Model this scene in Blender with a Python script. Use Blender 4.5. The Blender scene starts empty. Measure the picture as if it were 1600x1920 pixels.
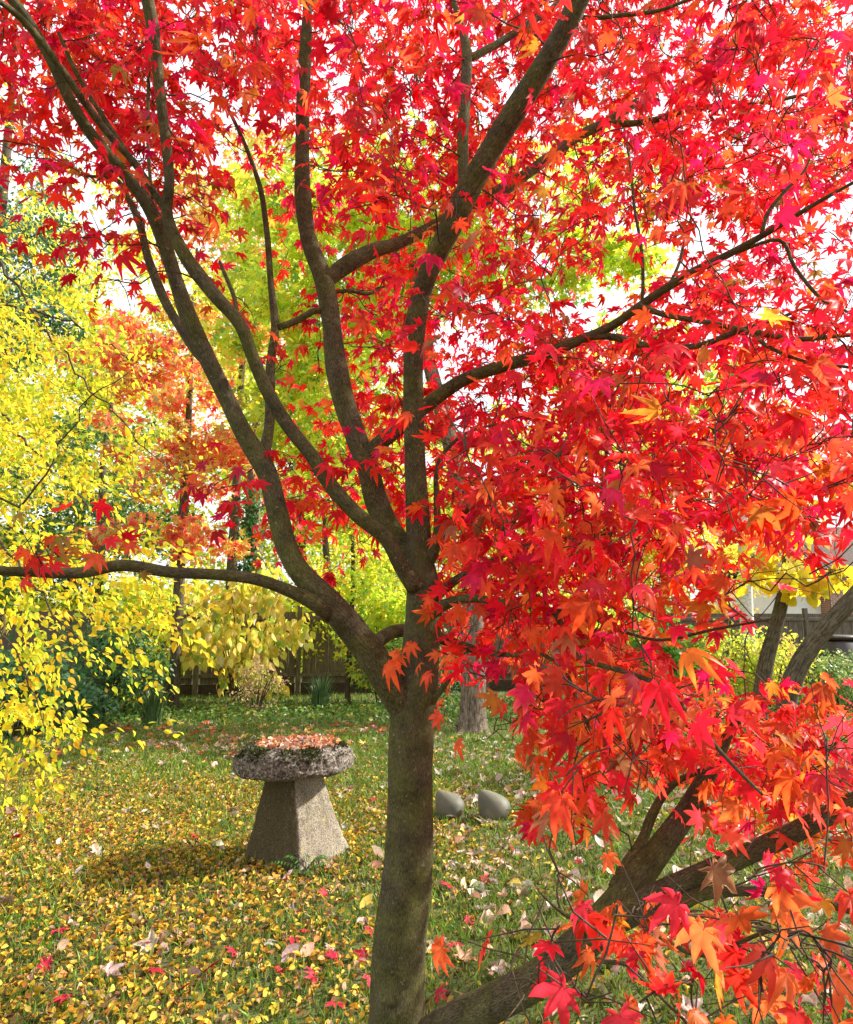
import bpy, math
import numpy as np
from mathutils import Vector, noise
sc = bpy.context.scene
COL = sc.collection
rng = np.random.default_rng(11)

# ------------------------------------------------------------------ camera
PITCH = math.radians(9.32)
EYE = 1.5
FPX = 1280.0                       # focal length in photograph pixels (1600 x 1920)
cam = bpy.data.cameras.new('camera')
cam.sensor_fit = 'VERTICAL'
cam.sensor_height = 36.0
cam.lens = FPX / 1920.0 * 36.0
cam.clip_start = 0.05
cam.clip_end = 2000
camo = bpy.data.objects.new('camera', cam)
COL.objects.link(camo)
camo.location = (0, 0, EYE)
camo.rotation_euler = (math.radians(90) + PITCH, 0, 0)
sc.camera = camo
sc.render.resolution_x, sc.render.resolution_y = 853, 1024

# ------------------------------------------------------------------ sky and sun
SUN_EL, SUN_AZ = math.radians(36), math.radians(73)     # azimuth clockwise from +Y (view direction)
world = bpy.data.worlds.new('World')
sc.world = world
world.use_nodes = True
nt = world.node_tree
bg = nt.nodes['Background']
sky = nt.nodes.new('ShaderNodeTexSky')
sky.sky_type = 'NISHITA'
sky.sun_disc = False
sky.sun_elevation = SUN_EL
sky.sun_rotation = SUN_AZ
sky.air_density = 1.0
sky.dust_density = 4.0
sky.ozone_density = 1.0
wtc = nt.nodes.new('ShaderNodeTexCoord')
wn = nt.nodes.new('ShaderNodeTexNoise')                 # bright thin overcast with a few bluer rifts
wn.inputs['Scale'].default_value = 2.2
wn.inputs['Detail'].default_value = 5.0
nt.links.new(wtc.outputs['Generated'], wn.inputs['Vector'])
wr = nt.nodes.new('ShaderNodeMapRange')
wr.inputs['From Min'].default_value, wr.inputs['From Max'].default_value = .36, .56
wr.inputs['To Min'].default_value, wr.inputs['To Max'].default_value = .60, .95
nt.links.new(wn.outputs['Fac'], wr.inputs['Value'])
wm = nt.nodes.new('ShaderNodeMix')
wm.data_type = 'RGBA'
nt.links.new(wr.outputs[0], wm.inputs[0])
nt.links.new(sky.outputs['Color'], wm.inputs[6])
wm.inputs[7].default_value = (4.6, 4.75, 4.9, 1)
nt.links.new(wm.outputs[2], bg.inputs['Color'])
bg.inputs['Strength'].default_value = 0.15
sun = bpy.data.lights.new('sun', 'SUN')
sun.energy = 4.5
sun.angle = math.radians(2.0)
sun.color = (1.0, 0.94, 0.84)
suno = bpy.data.objects.new('sun', sun)
COL.objects.link(suno)
sdir = Vector((math.sin(SUN_AZ) * math.cos(SUN_EL), math.cos(SUN_AZ) * math.cos(SUN_EL), math.sin(SUN_EL)))
suno.rotation_euler = sdir.to_track_quat('Z', 'Y').to_euler()
suno.location = sdir * 60
vs = sc.view_settings
vs.view_transform = 'Standard'
vs.look = 'None'
vs.gamma = 1
vs.exposure = 1.22
sc.cycles.max_bounces = 8
sc.cycles.diffuse_bounces = 5
sc.cycles.transmission_bounces = 6
sc.cycles.transparent_max_bounces = 4

# ------------------------------------------------------------------ helpers
CP, SP = math.cos(PITCH), math.sin(PITCH)


def P(px, py, Y):
    """world point at distance Y ahead seen at photograph pixel (px, py)"""
    u, v = (px - 800) / FPX, (960 - py) / FPX
    d = np.array([u, CP - v * SP, SP + v * CP])
    return np.array([0, 0, EYE]) + d * (Y / d[1])


def depth(p):
    return p[1] * CP + (p[2] - EYE) * SP


def ground_Y(py):
    v = (960 - py) / FPX
    return EYE * (CP - v * SP) / -(SP + v * CP)


def G(px, py):
    return P(px, py, ground_Y(py))


def tag(o, label=None, cat=None, group=None, kind=None):
    if label: o['label'] = label
    if cat: o['category'] = cat
    if group: o['group'] = group
    if kind: o['kind'] = kind
    return o


def empty(name, loc, label, cat, group=None):
    o = bpy.data.objects.new(name, None)
    COL.objects.link(o)
    o.location = loc
    o.empty_display_size = 0.2
    return tag(o, label, cat, group)


def link(name, me, mat, parent=None):
    o = bpy.data.objects.new(name, me)
    COL.objects.link(o)
    if mat: me.materials.append(mat)
    if parent:
        o.parent = parent
        o.location = -Vector(parent.location)       # the meshes are in world coordinates
    return o


class Acc:
    """collects tubes, boxes and loose polygons for ONE mesh"""
    def __init__(s):
        s.v, s.f, s.bk, s.n = [], [], [], 0

    def add(s, v, f, bk=None):
        v = np.asarray(v, float)
        s.v.append(v)
        s.f += [tuple(i + s.n for i in q) for q in f]
        s.bk.append(v.copy() if bk is None else np.asarray(bk, float))
        s.n += len(v)

    def tube(s, pts, rad, sides=8, cap=True, phase=0.0):
        pts = np.asarray(pts, float)
        rad = np.asarray(rad, float)
        n = len(pts)
        t = np.gradient(pts, axis=0)
        t /= np.linalg.norm(t, axis=1)[:, None] + 1e-9
        ref = np.array([0.0, -1.0, 0.01])
        if abs(t[0] @ ref) > 0.93: ref = np.array([1.0, 0.0, 0.0])
        a = np.empty((n, 3))
        u = ref - t[0] * (ref @ t[0])
        for i in range(n):
            u = u - t[i] * (u @ t[i])
            u /= np.linalg.norm(u) + 1e-9
            a[i] = u
        b = np.cross(t, a)
        ang = np.arange(sides) * 2 * math.pi / sides + phase
        ca, sa = np.cos(ang), np.sin(ang)
        ring = pts[:, None, :] + rad[:, None, None] * (a[:, None, :] * ca[None, :, None] + b[:, None, :] * sa[None, :, None])
        ln = np.concatenate([[0], np.cumsum(np.linalg.norm(np.diff(pts, axis=0), axis=1))])
        bk = np.empty((n, sides, 3))
        rm = max(rad.max(), 0.004)
        bk[..., 0] = ca * rm
        bk[..., 1] = sa * rm
        bk[..., 2] = ln[:, None]
        v = ring.reshape(-1, 3)
        f = []
        for i in range(n - 1):
            for k in range(sides):
                k2 = (k + 1) % sides
                f.append((i * sides + k, i * sides + k2, (i + 1) * sides + k2, (i + 1) * sides + k))
        if cap:
            f.append(tuple(range(sides))[::-1])
            f.append(tuple((n - 1) * sides + k for k in range(sides)))
        s.add(v, f, bk.reshape(-1, 3))

    def box(s, c, size, rz=0.0, bev=0.0):
        x, y, z = [q / 2 for q in size]
        cz, sz = math.cos(rz), math.sin(rz)
        if bev <= 0:
            vv = [(i * x, j * y, k * z) for k in (-1, 1) for j in (-1, 1) for i in (-1, 1)]
            ff = [(0, 2, 3, 1), (4, 5, 7, 6), (0, 1, 5, 4), (2, 6, 7, 3), (0, 4, 6, 2), (1, 3, 7, 5)]
        else:
            b = bev
            vv, ff = [], []
            prof = [(-z, b), (-z + b, 0), (z - b, 0), (z, b)]
            for zz, ins in prof:
                X, Y = x - ins, y - ins
                for (i, j) in ((X - b, -Y), (X, -Y + b), (X, Y - b), (X - b, Y), (-X + b, Y), (-X, Y - b), (-X, -Y + b), (-X + b, -Y)):
                    vv.append((i, j, zz))
            for r in range(3):
                for k in range(8):
                    k2 = (k + 1) % 8
                    ff.append((r * 8 + k, r * 8 + k2, r * 8 + 8 + k2, r * 8 + 8 + k))
            ff.append(tuple(range(8))[::-1])
            ff.append(tuple(24 + k for k in range(8)))
        v = [(c[0] + i * cz - j * sz, c[1] + i * sz + j * cz, c[2] + k) for i, j, k in vv]
        s.add(v, ff)

    def build(s, name, mat, parent=None, smooth=True):
        me = bpy.data.meshes.new(name)
        v = np.concatenate(s.v)
        me.from_pydata(v.tolist(), [], s.f)
        at = me.attributes.new('bark', 'FLOAT_VECTOR', 'POINT')
        at.data.foreach_set('vector', np.concatenate(s.bk).astype(np.float32).ravel())
        if smooth: me.polygons.foreach_set('use_smooth', [True] * len(me.polygons))
        me.update()
        return link(name, me, mat, parent)


def spline(ctrl, step=0.03):
    """Catmull-Rom through rows (x, y, z, r) at roughly even steps"""
    c = np.asarray(ctrl, float)
    c = np.vstack([2 * c[0] - c[1], c, 2 * c[-1] - c[-2]])
    out = []
    for i in range(1, len(c) - 2):
        p0, p1, p2, p3 = c[i - 1:i + 3]
        n = max(2, int(np.linalg.norm(p2[:3] - p1[:3]) / step))
        for t in np.arange(n) / n:
            out.append(0.5 * (2 * p1 + (p2 - p0) * t + (2 * p0 - 5 * p1 + 4 * p2 - p3) * t * t + (3 * p1 - p0 - 3 * p2 + p3) * t ** 3))
    out.append(c[-2])
    out = np.array(out)
    out[:, 3] = np.maximum(out[:, 3], 0.0012)
    return out


def trace(rows):
    """rows of (px, py, width px, Y) -> (x, y, z, radius)"""
    o = []
    for px, py, w, Y in rows:
        p = P(px, py, Y)
        o.append([*p, w / 2 / FPX * depth(p)])
    return o


def unit(a):
    return a / (np.linalg.norm(a, axis=-1, keepdims=True) + 1e-9)


# ------------------------------------------------------------------ leaf shapes (base at the origin, tip along +X, normal +Z)
def palmate(lobes, droop, fold, sinus, wid, petiole=0.45, r=None):
    """palmate leaf: lobes = [(angle, length)], two rows of points per lobe"""
    V, F, E = [(0, 0, 0)], [], [0.0]

    def zz(x, y, up):
        q = math.hypot(x, y)
        return -droop * q * q + up

    def add(rr, a, e, up=0.0):
        x, y = rr * math.cos(a), rr * math.sin(a)
        V.append((x, y, zz(x, y, up)))
        E.append(e)
        return len(V) - 1
    lob = [(math.radians(a), l) for a, l in lobes]
    n = len(lob)
    sin_i = []
    for i in range(n + 1):
        if i == 0: a, q = lob[0][0] - math.radians(24), lob[0][1] * 0.25
        elif i == n: a, q = lob[-1][0] + math.radians(24), lob[-1][1] * 0.25
        else:
            a = (lob[i - 1][0] + lob[i][0]) / 2
            q = sinus * (lob[i - 1][1] + lob[i][1]) / 2
        sin_i.append(add(q, a, 0.3, fold * 0.3))
    for i, (a, L) in enumerate(lob):
        if r is not None:
            a += r.normal(0, 0.07)
            L *= r.uniform(0.82, 1.12)
        m1 = add(0.46 * L, a, 0.02, -fold * 0.25)
        w1 = math.atan2(wid, 0.50)
        wl, wr = add(0.53 * L, a - w1 * 0.52, 0.55, fold * 0.5), add(0.53 * L, a + w1 * 0.52, 0.55, fold * 0.5)
        m2 = add(0.76 * L, a, 0.15, -fold * 0.1)
        ul, ur = add(0.77 * L, a - w1 * 0.23, 0.8, fold * 0.2), add(0.77 * L, a + w1 * 0.23, 0.8, fold * 0.2)
        tip = add(L, a + (r.normal(0, 0.05) if r is not None else 0), 1.0, -0.02)
        sl, sr = sin_i[i], sin_i[i + 1]
        F += [(0, sl, m1), (sl, wl, m1), (m1, wl, m2), (wl, ul, m2), (m2, ul, tip),
              (0, m1, sr), (sr, m1, wr), (m1, m2, wr), (wr, m2, ur), (m2, tip, ur)]
    if petiole:
        k = len(V)
        V += [(-petiole, 0.0, 0.10), (-petiole * 0.5, 0.011, 0.05), (-petiole * 0.5, -0.011, 0.05), (0.04, 0.010, 0.004), (0.04, -0.010, 0.004)]
        E += [-1, -1, -1, -1, -1]
        F += [(k, k + 2, k + 1), (k + 1, k + 2, k + 3), (k + 2, k + 4, k + 3)]
    return np.array(V, float), np.array(F, int), np.array(E, float)


def palmate_low(lobes, droop):
    V, F, E = [(0, 0, 0)], [], [0.0]
    n = len(lobes)
    for i, (a, L) in enumerate(lobes):
        a = math.radians(a)
        h = math.radians(17)
        k = len(V)
        for rr, aa, e in ((0.52 * L, a - h, .5), (L, a, 1.0), (0.52 * L, a + h, .5)):
            V.append((rr * math.cos(aa), rr * math.sin(aa), -droop * rr * rr))
            E.append(e)
        F += [(0, k, k + 1), (0, k + 1, k + 2)]
        if i: F.append((0, k - 1, k))
    return np.array(V, float), np.array(F, int), np.array(E, float)


def ovate(w, bend, fold, twist=0.0, point=1.0):
    xs = [0, .22, .5, .78, 1.0]
    ws = [0, .9, 1.0, .55, 0.0]
    V, F, E = [], [], []
    idx = []
    for x, q in zip(xs, ws):
        z = -bend * x * x
        if q == 0:
            V.append((x * point, 0, z)); E.append(x); idx.append((len(V) - 1,))
        else:
            y = q * w / 2
            V += [(x, -y, z + fold * y + twist * x * y), (x, 0, z), (x, y, z + fold * y - twist * x * y)]
            E += [x, x * .6, x]
            idx.append((len(V) - 3, len(V) - 2, len(V) - 1))
    F += [(0, idx[1][0], idx[1][1]), (0, idx[1][1], idx[1][2])]
    for a, b in ((1, 2), (2, 3)):
        A, B = idx[a], idx[b]
        F += [(A[0], B[0], B[1]), (A[0], B[1], A[1]), (A[1], B[1], B[2]), (A[1], B[2], A[2])]
    A, t = idx[3], idx[4][0]
    F += [(A[0], t, A[1]), (A[1], t, A[2])]
    return np.array(V, float), np.array(F, int), np.array(E, float)


def diamond(w, bend):
    V = [(0, 0, 0), (.45, -w / 2, -bend * .1), (1, 0, -bend), (.45, w / 2, -bend * .1)]
    return np.array(V, float), np.array([(0, 1, 2), (0, 2, 3)], int), np.array([0, .5, 1, .5], float)


MAPLE7 = [(-124, .40), (-80, .70), (-40, .92), (0, 1.0), (40, .92), (80, .70), (124, .40)]
MAPLE5 = [(-105, .55), (-52, .85), (0, 1.0), (52, .85), (105, .55)]
T_MAPLE = [palmate(MAPLE7, d, f, .43, .34, .5, rng) for d, f in ((.10, .08), (.30, .06), (.50, .10), (.02, .14), (.22, .16), (.75, .05), (1.1, .25), (.45, .34), (-.25, .12), (.9, .40))]
T_MAPLE_LOW = [palmate_low(MAPLE5, d) for d in (.05, .3, .6)]
T_OVATE = [ovate(.55, b, f, t) for b, f, t in ((.1, .3, 0), (.35, .5, .3), (.0, .15, -.3), (.6, .2, .2))]
T_LITTER = [ovate(.62, b, f, t) for b, f, t in ((.1, .9, 0), (.6, .7, .8), (-.5, .5, -.8), (.3, 1.4, .4), (.0, .3, .2), (-.3, 1.1, .0))]
T_BIG = [palmate(MAPLE5, d, f, .55, .38, .0, rng) for d, f in ((-.5, .2), (.4, .25), (-.2, .35), (.7, .15))]
T_DIAMOND = [diamond(.6, b) for b in (.05, .3, -.2)]


def leaf_cloud(name, mat, parent, templates, pos, xdir, nrm, scale, c1, c2=None, smooth=True, stalk=(0.45, 0.02, 0.05)):
    """all leaves of one crown as ONE mesh; c1 = colour near the stalk, c2 = colour of the tips"""
    N = len(pos)
    if c2 is None: c2 = c1
    x = unit(xdir)
    z = unit(nrm - x * np.sum(nrm * x, axis=1, keepdims=True))
    y = np.cross(z, x)
    which = rng.integers(0, len(templates), N)
    VV, FF, CC, base = [], [], [], 0
    for k, (tv, tf, te) in enumerate(templates):
        s = np.nonzero(which == k)[0]
        if not len(s): continue
        sy = rng.uniform(0.85, 1.12, len(s))
        v = (tv[None, :, 0, None] * x[s][:, None, :] + tv[None, :, 1, None] * y[s][:, None, :] * sy[:, None, None] + tv[None, :, 2, None] * z[s][:, None, :])
        v = v * scale[s][:, None, None] + pos[s][:, None, :]
        e = np.clip(te, 0, 1)[None, :, None]
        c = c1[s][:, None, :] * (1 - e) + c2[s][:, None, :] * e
        c = np.broadcast_to(c, v.shape).copy()
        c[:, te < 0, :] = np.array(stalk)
        n = len(tv)
        f = tf[None] + (np.arange(len(s)) * n)[:, None, None] + base
        base += n * len(s)
        VV.append(v.reshape(-1, 3)); FF.append(f.reshape(-1, 3)); CC.append(c.reshape(-1, 3))
    V, F, C = np.concatenate(VV), np.concatenate(FF), np.concatenate(CC)
    me = bpy.data.meshes.new(name)
    me.vertices.add(len(V))
    me.vertices.foreach_set('co', V.astype(np.float32).ravel())
    me.loops.add(F.size)
    me.loops.foreach_set('vertex_index', F.astype(np.int32).ravel())
    me.polygons.add(len(F))
    me.polygons.foreach_set('loop_start', (np.arange(len(F)) * 3).astype(np.int32))
    me.polygons.foreach_set('loop_total', np.full(len(F), 3, np.int32))
    me.polygons.foreach_set('use_smooth', np.full(len(F), smooth, bool))
    at = me.attributes.new('tint', 'FLOAT_COLOR', 'POINT')
    at.data.foreach_set('color', np.hstack([C, np.ones((len(C), 1))]).astype(np.float32).ravel())
    me.update(calc_edges=True)
    me.validate()
    return link(name, me, mat, parent)


def pick(pal, n, jit=0.12):
    """pal = [(weight, (r, g, b))]"""
    w = np.array([p[0] for p in pal], float)
    c = np.array([p[1] for p in pal], float)
    i = rng.choice(len(pal), n, p=w / w.sum())
    out = c[i] * np.exp(rng.normal(0, jit, (n, 1))) * np.exp(rng.normal(0, jit * .5, (n, 3)))
    return np.clip(out, 0.002, 0.9)


def rdir(n):
    return unit(rng.normal(size=(n, 3)))


# ------------------------------------------------------------------ materials
def new_mat(name):
    m = bpy.data.materials.new(name)
    m.use_nodes = True
    t = m.node_tree
    for n in list(t.nodes): t.nodes.remove(n)
    out = t.nodes.new('ShaderNodeOutputMaterial')
    return m, t, out


def N(t, kind, **kw):
    n = t.nodes.new(kind)
    for k, v in kw.items():
        if k in n.inputs: n.inputs[k].default_value = v
        else: setattr(n, k, v)
    return n


def ramp(t, fac, stops):
    r = t.nodes.new('ShaderNodeValToRGB')
    e = r.color_ramp.elements
    while len(e) > 2: e.remove(e[0])
    e[0].position, e[0].color = stops[0][0], (*stops[0][1], 1)
    e[1].position, e[1].color = stops[1][0], (*stops[1][1], 1)
    for p, c in stops[2:]:
        q = e.new(p); q.color = (*c, 1)
    t.links.new(fac, r.inputs['Fac'])
    return r.outputs['Color']


def mixc(t, fac, a, b, mode='MIX'):
    m = t.nodes.new('ShaderNodeMix')
    m.data_type = 'RGBA'
    m.blend_type = mode
    for s, i in ((fac, 0), (a, 6), (b, 7)):
        if hasattr(s, 'is_linked') or hasattr(s, 'links'): t.links.new(s, m.inputs[i])
        elif i == 0: m.inputs[0].default_value = s
        else: m.inputs[i].default_value = (*s, 1)
    return m.outputs[2]


def leaf_mat(name, trans=0.45, rough=0.42, spec=0.35, mottle=0.35, scale=60.0, tboost=1.0):
    m, t, out = new_mat(name)
    a = N(t, 'ShaderNodeAttribute', attribute_name='tint')
    g = N(t, 'ShaderNodeNewGeometry')
    nz = N(t, 'ShaderNodeTexNoise', Scale=scale, Detail=3.0)
    t.links.new(g.outputs['Position'], nz.inputs['Vector'])
    v = ramp(t, nz.outputs['Fac'], [(.3, (1 - mottle,) * 3), (.7, (1 + mottle * .4,) * 3)])
    c = mixc(t, 1.0, a.outputs['Color'], v, 'MULTIPLY')
    p = N(t, 'ShaderNodeBsdfPrincipled', Roughness=rough)
    p.inputs['Specular IOR Level'].default_value = spec
    t.links.new(c, p.inputs['Base Color'])
    tr = N(t, 'ShaderNodeBsdfTranslucent')
    if tboost != 1.0:
        c = mixc(t, 1.0, c, (tboost,) * 3, 'MULTIPLY')
    t.links.new(c, tr.inputs['Color'])
    mx = N(t, 'ShaderNodeMixShader', Fac=trans)
    t.links.new(p.outputs[0], mx.inputs[1])
    t.links.new(tr.outputs[0], mx.inputs[2])
    t.links.new(mx.outputs[0], out.inputs['Surface'])
    return m


def bark_mat(name, c_dark, c_mid, c_moss, stretch=(60, 60, 12), bump=0.6, moss=0.5, speck=True, dist=0.006):
    m, t, out = new_mat(name)
    a = N(t, 'ShaderNodeAttribute', attribute_name='bark')
    mp = N(t, 'ShaderNodeMapping')
    mp.inputs['Scale'].default_value = stretch
    t.links.new(a.outputs['Vector'], mp.inputs['Vector'])
    n1 = N(t, 'ShaderNodeTexNoise', Scale=1.0, Detail=6.0, Roughness=0.65)
    t.links.new(mp.outputs[0], n1.inputs['Vector'])
    g = N(t, 'ShaderNodeNewGeometry')
    n2 = N(t, 'ShaderNodeTexNoise', Scale=7.0, Detail=4.0, Roughness=0.6)
    t.links.new(g.outputs['Position'], n2.inputs['Vector'])
    n3 = N(t, 'ShaderNodeTexNoise', Scale=70.0, Detail=2.0)
    t.links.new(g.outputs['Position'], n3.inputs['Vector'])
    base = ramp(t, n1.outputs['Fac'], [(.36, c_dark), (.60, c_mid)])
    mf = ramp(t, n2.outputs['Fac'], [(.38, (0, 0, 0)), (.68, (moss,) * 3)])
    c = mixc(t, mf, base, ramp(t, n1.outputs['Fac'], [(.34, tuple(q * .3 for q in c_moss)), (.6, c_moss)]))
    n4 = N(t, 'ShaderNodeTexNoise', Scale=16.0, Detail=5.0, Roughness=.7)
    t.links.new(g.outputs['Position'], n4.inputs['Vector'])
    c = mixc(t, .55, c, ramp(t, n4.outputs['Fac'], [(.34, (.25, .23, .2)), (.62, (.95, .95, .95))]), 'OVERLAY')
    if speck:
        sf = ramp(t, n3.outputs['Fac'], [(.66, (0, 0, 0)), (.74, (.7,) * 3)])
        c = mixc(t, sf, c, tuple(min(.4, q * 2.4) for q in c_mid))
    p = N(t, 'ShaderNodeBsdfPrincipled', Roughness=0.85)
    p.inputs['Specular IOR Level'].default_value = 0.25
    t.links.new(c, p.inputs['Base Color'])
    b = N(t, 'ShaderNodeBump', Strength=bump, Distance=dist)
    ad = N(t, 'ShaderNodeMath', operation='ADD')
    t.links.new(n1.outputs['Fac'], ad.inputs[0])
    t.links.new(n3.outputs['Fac'], ad.inputs[1])
    t.links.new(ad.outputs[0], b.inputs['Height'])
    t.links.new(b.outputs[0], p.inputs['Normal'])
    t.links.new(p.outputs[0], out.inputs['Surface'])
    return m


def plain_mat(name, c1, c2, scale=20.0, rough=0.8, bump=0.2, dist=0.004, stretch=(1, 1, 1), spec=.3):
    m, t, out = new_mat(name)
    tc = N(t, 'ShaderNodeTexCoord')
    mp = N(t, 'ShaderNodeMapping')
    mp.inputs['Scale'].default_value = stretch
    t.links.new(tc.outputs['Object'], mp.inputs['Vector'])
    n1 = N(t, 'ShaderNodeTexNoise', Scale=scale, Detail=6.0, Roughness=.6)
    t.links.new(mp.outputs[0], n1.inputs['Vector'])
    c = ramp(t, n1.outputs['Fac'], [(.3, c1), (.7, c2)])
    p = N(t, 'ShaderNodeBsdfPrincipled', Roughness=rough)
    p.inputs['Specular IOR Level'].default_value = spec
    t.links.new(c, p.inputs['Base Color'])
    b = N(t, 'ShaderNodeBump', Strength=bump, Distance=dist)
    t.links.new(n1.outputs['Fac'], b.inputs['Height'])
    t.links.new(b.outputs[0], p.inputs['Normal'])
    t.links.new(p.outputs[0], out.inputs['Surface'])
    return m


M_MAPLE_BARK = bark_mat('maple_bark', (.010, .008, .004), (.118, .094, .052), (.112, .116, .020), (340, 340, 80), .9, .8, True, .006)
M_TWIG = bark_mat('twig_bark', (.028, .018, .012), (.075, .05, .032), (.07, .06, .025), (200, 200, 60), .2, .4, False)
M_OAK_BARK = bark_mat('furrowed_bark', (.05, .035, .024), (.26, .20, .15), (.16, .15, .08), (34, 34, 7), 1.0, .3, False, .03)
M_BG_BARK = bark_mat('grey_bark', (.022, .016, .010), (.095, .072, .046), (.075, .075, .025), (40, 40, 8), .5, .4)
M_RED = leaf_mat('red_maple_leaf', .60, .46, .28, .28, 45.0, 1.25)
M_YELLOW = leaf_mat('yellow_leaf', .62, .45, .25, .2, 40.0, 1.25)
M_GREEN = leaf_mat('green_leaf', .38, .4, .4, .3, 30.0, 1.2)
M_LITTER = leaf_mat('fallen_leaf', .22, .55, .3, .35, 90.0)
M_GRASS = leaf_mat('grass_blade', .35, .5, .3, .3, 6.0)

# ------------------------------------------------------------------ ground
m, t, out = new_mat('lawn_soil')
g = N(t, 'ShaderNodeNewGeometry')
n1 = N(t, 'ShaderNodeTexNoise', Scale=1.3, Detail=6.0)
n2 = N(t, 'ShaderNodeTexNoise', Scale=60.0, Detail=5.0, Roughness=.7)
n3 = N(t, 'ShaderNodeTexVoronoi', Scale=26.0)
for q in (n1, n2, n3): t.links.new(g.outputs['Position'], q.inputs['Vector'])
cg = ramp(t, n2.outputs['Fac'], [(.3, (.022, .03, .008)), (.7, (.10, .13, .03))])
cl = ramp(t, n3.outputs['Color'], [(.0, (.05, .07, .015)), (.5, (.10, .12, .03)), (.75, (.30, .20, .04)), (1, (.22, .12, .06))])
cc = mixc(t, ramp(t, n1.outputs['Fac'], [(.35, (.1,) * 3), (.7, (.55,) * 3)]), cg, cl)
p = N(t, 'ShaderNodeBsdfPrincipled', Roughness=.95)
t.links.new(cc, p.inputs['Base Color'])
b = N(t, 'ShaderNodeBump', Strength=.6, Distance=.02)
t.links.new(n2.outputs['Fac'], b.inputs['Height'])
t.links.new(b.outputs[0], p.inputs['Normal'])
t.links.new(p.outputs[0], out.inputs['Surface'])
me = bpy.data.meshes.new('ground')
S = 400
me.from_pydata([(-S, -S, 0), (S, -S, 0), (S, S, 0), (-S, S, 0)], [], [(0, 1, 2, 3)])
tag(link('ground', me, m), 'lawn soil under the grass', 'ground', kind='structure')


def frustum_xy(n, y0, y1, margin=.12, power=2.0):
    """random ground points inside the widened view between distances y0 and y1"""
    u = rng.random(n)
    Y = (y0 ** power + u * (y1 ** power - y0 ** power)) ** (1 / power)
    X = rng.uniform(-1, 1, n) * (Y * (.64 + margin) + .3)
    return X, Y


# grass
X1, Y1 = frustum_xy(150000, 2.3, 9.5, power=1.6)
X2, Y2 = frustum_xy(55000, 9.0, 15.0)
gx, gy = np.concatenate([X1, X2]), np.concatenate([Y1, Y2])
patch = np.sin(gx * 2.3 + 1.0) * np.sin(gy * 1.9 + .5) + np.sin(gx * 5.1 + gy * 3.3) * .5
keep = rng.random(len(gx)) < np.clip(.75 + .25 * patch, .2, 1)
gx, gy = gx[keep], gy[keep]
n = len(gx)
blade = [(np.array([(0, -.06, 0), (0, .06, 0), (.55, .045, .06), (.55, -.045, .06), (1, 0, .30)]), np.array([(0, 1, 2), (0, 2, 3), (3, 2, 4)]), np.array([0, 0, .5, .5, 1.]))]
gd = np.stack([rng.normal(0, .5, n), rng.normal(0, .5, n), np.ones(n)], 1)
gn = np.stack([rng.normal(size=n), rng.normal(size=n), np.zeros(n)], 1)
far = np.clip((gy - 3) / 8, 0, 1)
gs = rng.uniform(.034, .078, n) * (1 + .5 * far)
gc = pick([(5, (.17, .30, .03)), (3, (.26, .36, .04)), (2, (.09, .19, .03)), (1.2, (.22, .22, .05)), (.4, (.30, .25, .10))], n, .2)
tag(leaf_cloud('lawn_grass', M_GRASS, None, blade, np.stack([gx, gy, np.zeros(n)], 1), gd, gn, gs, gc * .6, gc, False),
    'short green lawn grass growing between the fallen leaves', 'grass', kind='stuff')

# fallen leaves: dense small yellow ones on the left, sparser and larger buff ones on the right
def litter(name, label, X, Y, size, pal, templates, lift=.03, tilt=.55):
    n = len(X)
    a = rng.uniform(0, 6.28, n)
    xd = np.stack([np.cos(a), np.sin(a), rng.normal(0, .22, n)], 1)
    nn = np.stack([rng.normal(0, tilt, n), rng.normal(0, tilt, n), np.ones(n)], 1)
    c1 = pick(pal, n, .16)
    c2 = c1 * rng.uniform(.6, 1.1, (n, 1))
    pos = np.stack([X, Y, rng.uniform(.010, lift, n) * (1 + .25 * np.sin(X * 4.1) * np.sin(Y * 3.3))], 1)
    return tag(leaf_cloud(name, M_LITTER, None, templates, pos, xd, nn, size, c1, c2), label, 'fallen leaves', kind='stuff')


def dens_left(X, Y):
    e = 1 / (1 + np.exp((X + .35 + .04 * Y + .3 * np.sin(Y * 2.1)) / .38))      # left of the maple
    f = 1 / (1 + np.exp((Y - 7.2 + .12 * (X + 3)) / .30))
    return np.clip(e * f * 1.0 * np.clip(.72 + .12 * (Y - 2.6), .6, 1) + .09 + .08 * np.sin(X * 3 + Y) * np.sin(Y * 2.2) - .10 * np.clip((Y - 7.5) / 1.2, 0, 1), .02, 1)


X, Y = frustum_xy(190000, 2.3, 10.5, power=1.75)
drift = .78 + .22 * np.sin(X * 2.7 + 1.3 * np.sin(Y * 2.1)) * np.sin(Y * 3.1 + np.sin(X * 1.7)) + .18 * np.sin(X * 7.3 + Y * 5.1)
k = rng.random(len(X)) < dens_left(X, Y) * np.clip(1.15 - (Y - 3) * .05, .4, 1) * np.clip(drift, .3, 1)
X, Y = X[k], Y[k]
shade = np.clip((4.6 - Y) / 1.8, 0, 1)
YEL = [(5, (.74, .46, .035)), (3, (.66, .36, .03)), (2.2, (.80, .56, .09)), (2.6, (.36, .19, .06)), (1.6, (.50, .33, .20)), (1.6, (.20, .09, .04)), (.7, (.55, .20, .04))]
litter('yellow_leaf_litter', 'carpet of small yellow and brown fallen leaves spread over the lawn', X, Y, rng.uniform(.020, .044, len(X)), YEL, T_LITTER)
X, Y = frustum_xy(5000, 2.4, 9.6, power=1.9)
k = rng.random(len(X)) < np.where(X > .1, .95, .16) * np.where(Y < 3.4, .5, 1)
X, Y = X[k], Y[k]
BUFF = [(4, (.62, .47, .40)), (3, (.52, .36, .26)), (2, (.38, .23, .15)), (1.5, (.70, .58, .50)), (1, (.60, .33, .22)), (1, (.7, .5, .1))]
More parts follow.
